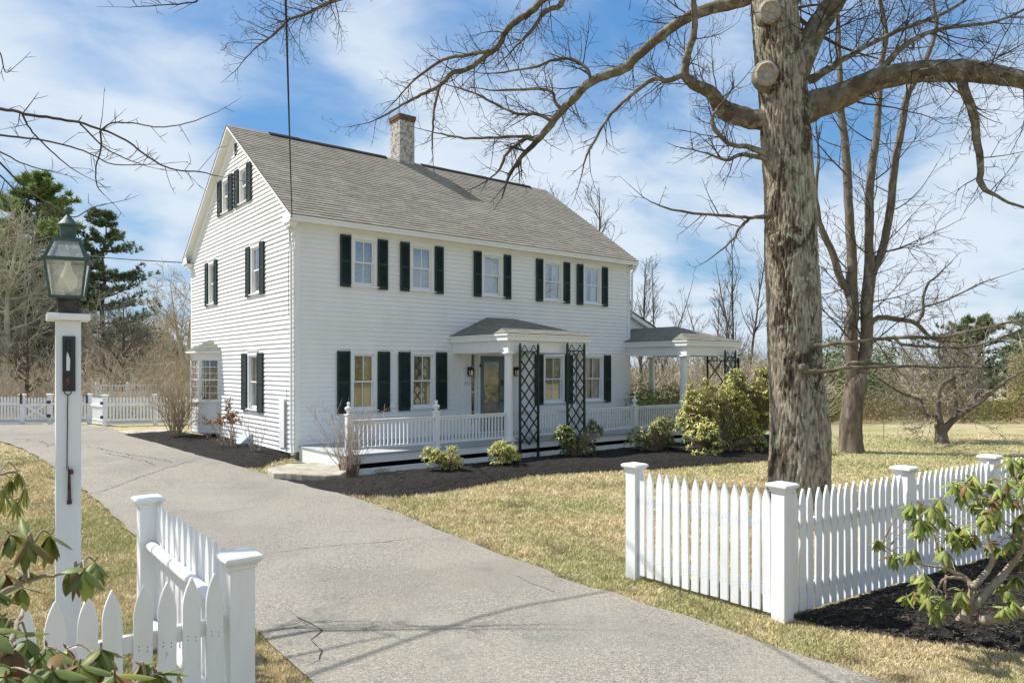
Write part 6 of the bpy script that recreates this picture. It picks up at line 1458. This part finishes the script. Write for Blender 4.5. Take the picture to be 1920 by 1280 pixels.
# ------------------------------------------------------------------ shrubs near the house
BUDB = leaf_mat('dry_leaf', (.30, .16, .08), (.45, .28, .12), 4, .7, .3, .1)
TWIGS = mat('shrub_twig', (.36, .28, .21), .9, .1, (.50, .41, .32), 6, 1)
def bare_shrub(name, loc, h, w, n, seed, label, m=TWIGS, leaf=0, leafm=BUDB, depth=2, r=.010, up=1.6, lean=None, kids=3.4, lsize=.035, ltop=.5):
    rr = random.Random(seed); root = empty(name, loc, 0, label, 'shrub'); mb = MB(); q = dict(seg=.09, wob=.17, up=.04, ang=(20, 55), kids=kids, klen=(.3, .55), rmin=.0028, kmax=6)
    for _ in range(n):
        a = rr.uniform(0, 6.28); s_ = rr.uniform(.05, 1) * w / h; d = Vector((math.cos(a) * s_, math.sin(a) * s_, up * rr.uniform(.7, 1.1))) + (lean or Vector())
        grow(mb, Vector((math.cos(a) * .08, math.sin(a) * .08, -.03)) * rr.uniform(.3, 1.4), d, h * rr.uniform(.55, 1.05), r * rr.uniform(.7, 1.2), depth, rr, q)
    mb.build('stems', m, root)
    if leaf:
        lf = MB(); vz = [v for v in mb.v if v[2] > h * ltop]
        for _ in range(leaf):
            c = Vector(rr.choice(vz)); a = rv(rr) * lsize; b = a.cross(rv(rr)).normalized() * lsize * .4; lf.add([tuple(c), tuple(c + a * .5 + b), tuple(c + a), tuple(c + a * .5 - b)], [(0, 1, 2, 3)])
        lf.build('leaves', leafm, root)
    return root
p = GP(657, 893); bare_shrub('bare_shrub', p, 1.45, 1.25, 30, 101, 'leafless twiggy shrub sprouting in front of the first porch newel', leaf=220, kids=4.2, lsize=.018)
mb = MB(); rr = random.Random(4)
for k in range(46):
    a = rr.uniform(0, 6.28); q_ = rr.uniform(0, .17); hh = rr.uniform(.12, .42); mb.tube([Vector((p.x + q_ * math.cos(a), p.y + q_ * math.sin(a), p.z - .04)), Vector((p.x + q_ * 1.4 * math.cos(a), p.y + q_ * 1.4 * math.sin(a), p.z + hh))], .010, 5)
tag(mb.build('shrub_stubs', mat('reddish_stub', (.20, .10, .06), .9, .1, (.33, .22, .14), 8)), 'clump of cut reddish brown stubs at the foot of the leafless porch shrub', 'stubs')
p = GP(330, 822); bare_shrub('forsythia', p, 2.35, 1.6, 50, 102, 'tall tan vase shaped bare shrub standing beside the bay window', m=mat('forsythia_twig', (.44, .35, .24), .9, .1, (.33, .25, .17), 5), leaf=2600, leafm=leaf_mat('tan_bud', (.42, .30, .19), (.30, .20, .13), 4, .7, .3, .1), lsize=.022, ltop=.08, kids=4.4, depth=2, r=.012)
p = GP(432, 842); bare_shrub('azalea', p, 1.15, .8, 11, 103, 'small shrub with a dense head of dry brown leaves below the bay window', leaf=2000, lean=Vector((-.30, .10, 0)), r=.016, kids=6, lsize=.036, ltop=.55)
p = GP(385, 826); bare_shrub('bare_shrub', p, .62, .35, 6, 104, 'tiny sparse twiggy shrub right under the bay window', leaf=60, lsize=.02)
p = GP(478, 852); bare_shrub('bare_shrub', p, 1.05, .50, 13, 105, 'thin grey twiggy shrub against the gable near the raceway cover', leaf=150, lsize=.020, kids=4)
for i_, (u_, v_) in enumerate(((400, 832), (470, 858), (715, 885), (640, 902))):
    p = GP(u_, v_); lf = MB(); rr = random.Random(i_ + 120)
    for _ in range(70): c = p + Vector((rr.gauss(0, .09), rr.gauss(0, .09), .03 + abs(rr.gauss(0, .025)))); a = rv(rr) * .03; b = a.cross(rv(rr)).normalized() * .012; lf.add([tuple(c), tuple(c + a * .5 + b), tuple(c + a), tuple(c + a * .5 - b)], [(0, 1, 2, 3)])
    tag(lf.build('fallen_leaves', BUDB), ('dry leaves gathered under the bay window', 'dry leaves at the foot of the thin grey gable shrub', 'dry leaves scattered behind the cut stubs', 'dry leaves lying in front of the porch shrub')[i_], 'dry leaves', kind='stuff')

# rhododendrons
def leaf_shape(lf, p, d, n_, ln, w, droop=.25, m=0):
    """one folded leaf from p along d, n_ = leaf normal"""
    d = d.normalized(); s_ = d.cross(n_).normalized(); n_ = s_.cross(d).normalized()
    a = p + d * ln * .12; vs = []
    for t, ww in ((.0, .12), (.25, .75), (.55, 1.0), (.82, .62), (1.0, .04)):
        c = a + d * ln * .88 * t - n_ * (droop * ln * t * t); e = s_ * w * .5 * ww; f = n_ * (w * .16 * ww); vs += [tuple(c - e + f), tuple(c), tuple(c + e + f)]
    fs = []
    for k in range(4):
        b = k * 3; fs += [(b, b + 1, b + 4, b + 3), (b + 1, b + 2, b + 5, b + 4)]
    lf.add(vs, fs, m)
def whorl(lf, p, ax, n, ln, w, rr, drp=(.2, 1.1), droop=.25, bud=None, mfn=None):
    ax = ax.normalized(); o = ax.orthogonal().normalized(); b = ax.cross(o); a0 = rr.uniform(0, 6.28)
    for k in range(n):
        a = a0 + 2 * math.pi * (k / n) * 1.0 + rr.uniform(-.25, .25); out_ = o * math.cos(a) + b * math.sin(a); t = rr.uniform(*drp)
        d = (out_ * 1.0 - Vector((0, 0, 1)) * t + ax * .25).normalized(); nn = (ax + out_ * .6 + Vector((0, 0, .4))).normalized()
        leaf_shape(lf, p - ax * rr.uniform(0, .02) * ln / .1, d, nn, ln * rr.uniform(.7, 1.15), w * rr.uniform(.85, 1.15), droop * rr.uniform(.5, 1.5), mfn(rr) if mfn else 0)
    if bud is not None:
        bud.lathe([(.0, 0), (.0045, .004), (.006, .012), (.004, .022), (.0, .032)], 6, tuple(p))
STEMR = mat('rhodo_stem', (.26, .20, .145), .9, .1, (.38, .31, .23), 8, 1, .5, 60)
RL_Y = leaf_mat('rhodo_yellow', (.46, .45, .09), (.62, .56, .18), 3, .4, .22, .5); RL_G = leaf_mat('rhodo_green', (.14, .20, .05), (.27, .31, .08), 3, .38, .2, .5); RL_B = leaf_mat('rhodo_rust', (.30, .12, .05), (.38, .24, .08), 3, .5, .25, .3)
RL_DK = leaf_mat('rhodo_dark', (.035, .065, .022), (.07, .105, .03), 3, .35, .18, .5)
def rhodo(loc, w, h, n, ln, seed, label, yellow=.6, low=.1, dark=0.0, squash=.8, lw=.28, name='rhododendron'):
    rr = random.Random(seed); root = empty(name, loc, 0, label, 'shrub'); lf = MB(); stm = MB()
    def mf(r_):
        x = r_.random(); return 0 if x < yellow else (2 if x > .965 else (3 if x > 1 - dark else 1))
    nl = 4 if n < 160 else (6 if n < 400 else 11); lobes = []
    for _ in range(nl):
        al = rr.uniform(0, 6.28); rl = rr.uniform(.25, .72); lobes.append((math.cos(al) * rl, math.sin(al) * rl, rr.uniform(.05, .62), rr.uniform(.28, .46)))
    for _ in range(n):
        lx, ly, lz, lr = rr.choice(lobes); dv_ = rv(rr); dv_.z = abs(dv_.z) if rr.random() < .75 else dv_.z; dv_ *= lr * rr.uniform(.7, 1.0)
        c = Vector(((lx + dv_.x) * w, (ly + dv_.y) * w * squash, max(h * low * rr.uniform(.6, 1.2), (lz + dv_.z) * h)))
        a = rr.uniform(0, 6.28); ph = math.asin(rr.uniform(-.1, 1)); k = rr.uniform(.55, 1.0) ** .6 * (1 + .25 * mnoise.noise(Vector((math.cos(a) * 1.6, math.sin(a) * 1.6, ph * 1.5 + seed))))
        ax = (Vector((c.x, c.y, (c.z) * .9 + .1))).normalized() + Vector((0, 0, .5)) + rv(rr) * .35
        whorl(lf, c, ax, rr.randint(7, 11), ln, ln * lw, rr, (-.1, .9), mfn=mf)
        mid = Vector((c.x * .35, c.y * .35, c.z * .45)) + rv(rr) * .04
        sp = spline([(rr.uniform(-.04, .04), rr.uniform(-.04, .04), -.04), tuple(mid), tuple(c)], 4); stm.tube([Vector(s_) for s_ in sp], [.009 * (1 - .6 * i / len(sp)) for i in range(len(sp))], 4, cap=False)
    stm.build('stems', STEMR, root); lf.build('leaves', [RL_Y, RL_G, RL_B, RL_DK], root); return root
rhodo(GP(836, 890, .06), .55, .80, 150, .095, 201, 'small yellow green rhododendron in front of the porch between the first two newels', .75, .15, lw=.24)
rhodo(GP(944, 878, .06), .58, .80, 160, .095, 202, 'small yellow green rhododendron just before the first dark trellis', .72, .2, lw=.24)
rhodo(GP(880, 884, .04), .10, .16, 8, .06, 203, 'tiny dark green seedling between the two small yellow shrubs', .0, .1, .8, lw=.25)
rhodo(GP(1080, 862, .06), .86, 1.12, 300, .115, 204, 'mid sized dark green rhododendron with a few yellow tips below the second trellis', .14, .12, .45, lw=.22)
rhodo(GP(1228, 852, .06), .92, 1.0, 260, .115, 205, 'loose green and yellow rhododendron below the side porch newel', .42, .15, .3, lw=.22)
rhodo(GP(1345, 853, .06), 1.35, 1.95, 950, .125, 206, 'large rounded yellow green rhododendron in front of the side porch', .7, .06, .2, lw=.26)
p = P(1408, 700, 19.4); rhodo(Vector((p.x, p.y, -.1)), 1.2, 2.5, 880, .135, 207, 'taller glossy green rhododendron next to the big maple trunk', .55, .06, .28, lw=.3)
# ------------------------------------------------------------------ rhododendrons close to the camera
def leaf_fine(lf, p, d, n_, ln, w, droop, curl, m):
    d = d.normalized(); s_ = d.cross(n_).normalized(); n_ = s_.cross(d).normalized(); vs = []; N = 9; K = (-1, -.5, 0, .5, 1)
    c = p.copy(); dd = d.copy()
    pet = ln * .10
    for i in range(N + 1):
        t = i / N; ww = w * .5 * (math.sin(min(1, t * 1.02) ** .82 * math.pi) ** .62 if 0 < t < 1 else .03)
        if i == 0: ww = w * .04
        for k in K:
            cu = curl * k * k; vs.append(tuple(c + s_ * (ww * k * (1 - .35 * curl)) - n_ * (ww * cu * 1.1) + n_ * (ww * .10 * abs(k))))
        dd = (dd - n_ * (droop / N)).normalized(); n2 = s_.cross(dd).normalized(); n_ = n2; c = c + dd * (ln / N)
    fs = [(i * 5 + k, i * 5 + k + 1, (i + 1) * 5 + k + 1, (i + 1) * 5 + k) for i in range(N) for k in range(4)]
    lf.add(vs, fs, m)
def fine_whorl(lf, bud, p, ax, n, ln, w, rr, sag, curl, mf):
    ax = ax.normalized(); o = ax.orthogonal().normalized(); b = ax.cross(o); a0 = rr.uniform(0, 6.28)
    for k in range(n):
        a = a0 + k * 2.4 + rr.uniform(-.2, .2); out_ = o * math.cos(a) + b * math.sin(a); t = rr.uniform(*sag)
        d = (out_ + ax * .35 - Vector((0, 0, 1)) * t).normalized(); nn = (ax + out_ * .9 + Vector((0, 0, .5))).normalized()
        leaf_fine(lf, p - ax * rr.uniform(0, .25) * ln * .2 + d * ln * .04, d, nn, ln * rr.uniform(.72, 1.12), w * rr.uniform(.85, 1.12), rr.uniform(.15, .75), rr.uniform(*curl), mf(rr))
    bud.add([tuple(Vector(v)) for v in []], [])
    q = MB(); q.lathe([(.0, -.004), (.0045, .004), (.0065, .014), (.0045, .026), (.0, .038)], 8)
    R3 = ax.to_track_quat('Z', 'Y').to_matrix(); bud.add([tuple(R3 @ Vector(v) * (.62 * ln / .11) + p) for v in q.v], q.f)
def near_mat(name, c1, c2, c3, rough=.5):
    m = leaf_mat(name, c1, c2, 9, rough, .22, .3, thr=(.35, .65)); return m
NG = near_mat('near_leaf_green', (.105, .15, .038), (.22, .25, .065), None); NY = near_mat('near_leaf_olive', (.20, .23, .045), (.33, .32, .08), None); NR = near_mat('near_leaf_rust', (.20, .075, .03), (.16, .12, .035), None)
NL = near_mat('near_leaf_pale', (.20, .26, .05), (.33, .37, .085), None); NBUD = mat('leaf_bud', (.25, .11, .05), .6, .3, (.22, .16, .07), 60)
STEMN = mat('pale_stem', (.40, .33, .24), .85, .15, (.26, .20, .14), 18, 1, .6, 90)
def near_rhodo(name, label, whorls, stems, ln, w, seed, mfun, sag, curl, base, cat='shrub', n=(7, 10)):
    rr = random.Random(seed); root = empty(name, base, 0, label, cat); lf = MB(); bud = MB(); stm = MB(); ends = []
    for tr_ in stems:
        sp = spline([(*P(u, v, d), r_ * d / F) for u, v, r_, d in tr_], 6)
        stm.tube([Vector(s_[:3]) + rv(rr) * .003 for s_ in sp], [max(.002, s_[3]) for s_ in sp], 8); ends += [(Vector(s_[:3]), s_[3]) for s_ in sp]
    for wh in whorls:
        u, v, d = wh[:3]; p = P(u, v, d); sc = wh[3] if len(wh) > 3 else 1.0
        near = min(ends, key=lambda e: (e[0] - p).length + max(0, e[0].z - p.z) * .8); a = near[0]; mid = a.lerp(p, .55) + Vector((0, 0, .02 + .06 * (p - a).length)) + rv(rr) * .03 * (p - a).length
        sp = spline([(*a, .0038), (*mid, .003), (*p, .0022)], 6); stm.tube([Vector(s_[:3]) for s_ in sp], [s_[3] for s_ in sp], 6)
        dirn = (p - mid).normalized() * .6 + Vector((0, 0, .9)) + rv(rr) * .3
        fine_whorl(lf, bud, p, dirn, rr.randint(*n), ln * sc, w * sc, rr, sag, curl, mfun)
    inv = Vector(base)
    for mb_ in (lf, bud, stm): mb_.v = [(v[0] - inv.x, v[1] - inv.y, v[2] - inv.z) for v in mb_.v]
    stm.build('stems', STEMN, root, True); lf.add(bud.v, bud.f, 4); lf.build('leaves', [NG, NY, NR, NL, NBUD], root, True); return root
wl = [(52, 1010, 2.05), (95, 1002, 2.15), (18, 1000, 2.1), (140, 1062, 2.1), (178, 1052, 2.15, .92), (158, 1068, 2.0, .9), (10, 1075, 2.2, .9), (45, 1068, 2.5, .8), (5, 1155, 1.9), (50, 1195, 1.8), (25, 1215, 1.6), (88, 1212, 1.8),
      (98, 1255, 1.6), (150, 1245, 1.75), (190, 1215, 1.85), (215, 1262, 1.75), (60, 1262, 1.5), (262, 1245, 1.9, .9), (292, 1262, 1.95, .9), (10, 1268, 1.45), (130, 1290, 1.6), (-30, 1180, 1.6), (-20, 1100, 1.9), (-40, 1240, 1.5), (235, 1300, 1.8), (125, 1215, 1.9, .9), (30, 1250, 1.7), (170, 1290, 1.7), (5, 1190, 1.8), (100, 1290, 1.6), (40, 1100, 2.1, .85), (320, 1285, 2.0, .85)]
sl2_ = [[(-60, 1180, 7, 1.9), (-10, 1120, 6, 2.0), (30, 1098, 5, 2.05), (60, 1085, 4, 2.1), (120, 1074, 3.4, 2.1), (150, 1066, 3, 2.1)], [(44, 1090, 4, 2.07), (52, 1055, 3.4, 2.1), (62, 1020, 3, 2.1)],
        [(-60, 1400, 9, 1.7), (0, 1330, 8, 1.7), (60, 1290, 6, 1.7), (120, 1270, 5, 1.75), (190, 1240, 4, 1.85)], [(-40, 1330, 8, 1.6), (-10, 1260, 6, 1.65), (20, 1200, 5, 1.7), (40, 1150, 4, 1.85)], [(120, 1330, 6, 1.75), (210, 1300, 5, 1.8), (280, 1270, 4, 1.9)]]
near_rhodo('rhododendron', 'deep green rhododendron with drooping glossy leaves before the fence corner by the lamp post', wl, sl2_, .090, .036, 301,
           lambda r_: (lambda x: 0 if x < .68 else (1 if x < .90 else 2))(r_.random()), (.5, 1.9), (.15, .55), (-6.9, -14.2, -.2), n=(7, 10))
# rolled drooping leaves of another bush by the lamp post
wc = [(34, 884, 3.3), (20, 896, 3.3), (48, 912, 3.05), (5, 915, 2.9), (30, 938, 3.0), (-15, 900, 2.9), (8, 930, 3.2), (-30, 940, 2.9)]
near_rhodo('rhododendron', 'olive bush tip with tightly rolled hanging leaves beside the lamp post', wc, [[(-160, 1050, 8, 2.8), (-90, 960, 6, 2.9), (-40, 910, 4, 2.95), (0, 890, 3, 3.0), (30, 884, 2, 3.0)]], .092, .013, 302,
           lambda r_: 1 if r_.random() < .75 else 3, (1.0, 2.4), (.6, 1.0), (-8.6, -13.2, -.2), n=(9, 13))
def c5(x, y, d=5.6, s_=1.0): return (1620 + x / 3.37, 840 + y / 3.37, d, s_)
rr = random.Random(77)
wr = [c5(x, y, 5.6 + rr.uniform(-.35, .35), rr.uniform(.85, 1.1)) for x, y in ((85, 580), (185, 665), (300, 350), (345, 345), (430, 365), (470, 400), (350, 440), (345, 490), (320, 625), (290, 655), (400, 450), (585, 205), (560, 225), (610, 280), (690, 165), (650, 225), (740, 290), (700, 210),
      (860, 245), (930, 60), (955, 120), (985, 180), (720, 330), (690, 350), (590, 490), (560, 520), (640, 500), (590, 580), (660, 560), (480, 610), (700, 540), (760, 380), (850, 370), (800, 440), (900, 300), (950, 320), (985, 60), (790, 590), (840, 620), (900, 620), (930, 580), (780, 470), (380, 790), (350, 830), (320, 900), (270, 930), (400, 880), (480, 975),
      (500, 950), (450, 990), (620, 900), (590, 930), (640, 950), (700, 910), (880, 850), (920, 900), (940, 960), (880, 1010), (910, 1000), (970, 810), (1000, 560), (1010, 230), (1020, 400), (1030, 700), (1060, 120), (1080, 300), (1050, 900), (530, 700), (510, 640), (1100, 520), (1120, 700), (960, 450), (985, 500), (820, 300), (790, 210))]
wr += [(u_ + rr.uniform(-22, 26), v_ + rr.uniform(-16, 20), d_ + rr.uniform(-.3, .3), s_ * .95) for u_, v_, d_, s_ in wr if rr.random() < .38 and u_ > 1720]
def s5(l): return [(1620 + x / 3.37, 840 + y / 3.37, r_, d) for x, y, r_, d in l]
sr = [s5([(615, 1090, 11, 5.6), (650, 1040, 9, 5.6), (720, 965, 8.5, 5.6), (820, 862, 7.5, 5.6), (900, 775, 6.5, 5.6), (960, 700, 5.5, 5.55), (1010, 620, 4.5, 5.5), (1040, 500, 3.5, 5.5), (1000, 350, 2.5, 5.5), (960, 200, 2, 5.5)]),
      s5([(650, 1030, 8, 5.6), (672, 950, 7, 5.6), (680, 880, 6, 5.65), (640, 820, 4.6, 5.7), (590, 795, 4, 5.7), (520, 760, 3, 5.7), (450, 745, 2.2, 5.7), (370, 735, 1.8, 5.7), (250, 690, 1.4, 5.6), (110, 610, 1, 5.6)]),
      s5([(682, 880, 6, 5.6), (740, 820, 5.4, 5.6), (790, 760, 5, 5.6), (810, 690, 4, 5.6), (780, 560, 3, 5.6), (740, 420, 2.4, 5.6), (700, 250, 1.8, 5.6)]),
      s5([(740, 1085, 9, 5.4), (860, 1065, 9, 5.4), (960, 1040, 9, 5.4), (1100, 1010, 9, 5.3)]), s5([(940, 570, 6, 5.7), (1000, 515, 7, 5.7), (1080, 450, 8, 5.7)]),
      s5([(520, 800, 2, 5.65), (510, 880, 2.4, 5.6), (520, 930, 2, 5.6), (500, 970, 1.5, 5.6)]), s5([(640, 825, 3, 5.65), (560, 815, 2.6, 5.6), (500, 830, 2.4, 5.6), (450, 915, 1.6, 5.6)]), s5([(520, 760, 2.4, 5.7), (470, 640, 2, 5.7), (430, 500, 1.6, 5.7), (380, 400, 1.4, 5.7)])]
q = GP(1808, 1155); near_rhodo('rhododendron', 'open branched pale olive rhododendron standing in the black mulch by the fence', wr, sr, *(.125, .039), 303,
           lambda r_: (lambda x: 3 if x < .52 else (1 if x < .76 else (0 if x < .93 else 2)))(r_.random()), (.6, 2.0), (.2, .6), tuple(q), n=(10, 14))
# leaf litter under it and a few stray leaves on the drive edge
lf = MB(); rr = random.Random(9)
for _ in range(1300):
    u, v = rr.choice(((rr.uniform(1500, 1920), rr.uniform(1120, 1240)), (rr.uniform(1180, 1500), rr.uniform(1085, 1170)), (rr.uniform(120, 330), rr.uniform(1060, 1180)), (rr.uniform(480, 1500), rr.uniform(900, 1270))))
    c = GP(u, v, .022); a = Vector((rr.uniform(-1, 1), rr.uniform(-1, 1), rr.uniform(-.2, .3))) * rr.uniform(.006, .024); b = a.cross(Vector((0, 0, 1))).normalized() * .008; lf.add([tuple(c), tuple(c + a * .5 + b + Vector((0, 0, .006))), tuple(c + a), tuple(c + a * .5 - b + Vector((0, 0, .004)))], [(0, 1, 2, 3)])
tag(lf.build('fallen_leaves', leaf_mat('litter', (.26, .15, .08), (.40, .28, .16), 5, .8, .1, .1)), 'stray dry leaves and bits scattered over lawn edge, mulch and asphalt', 'dry leaves', kind='stuff')
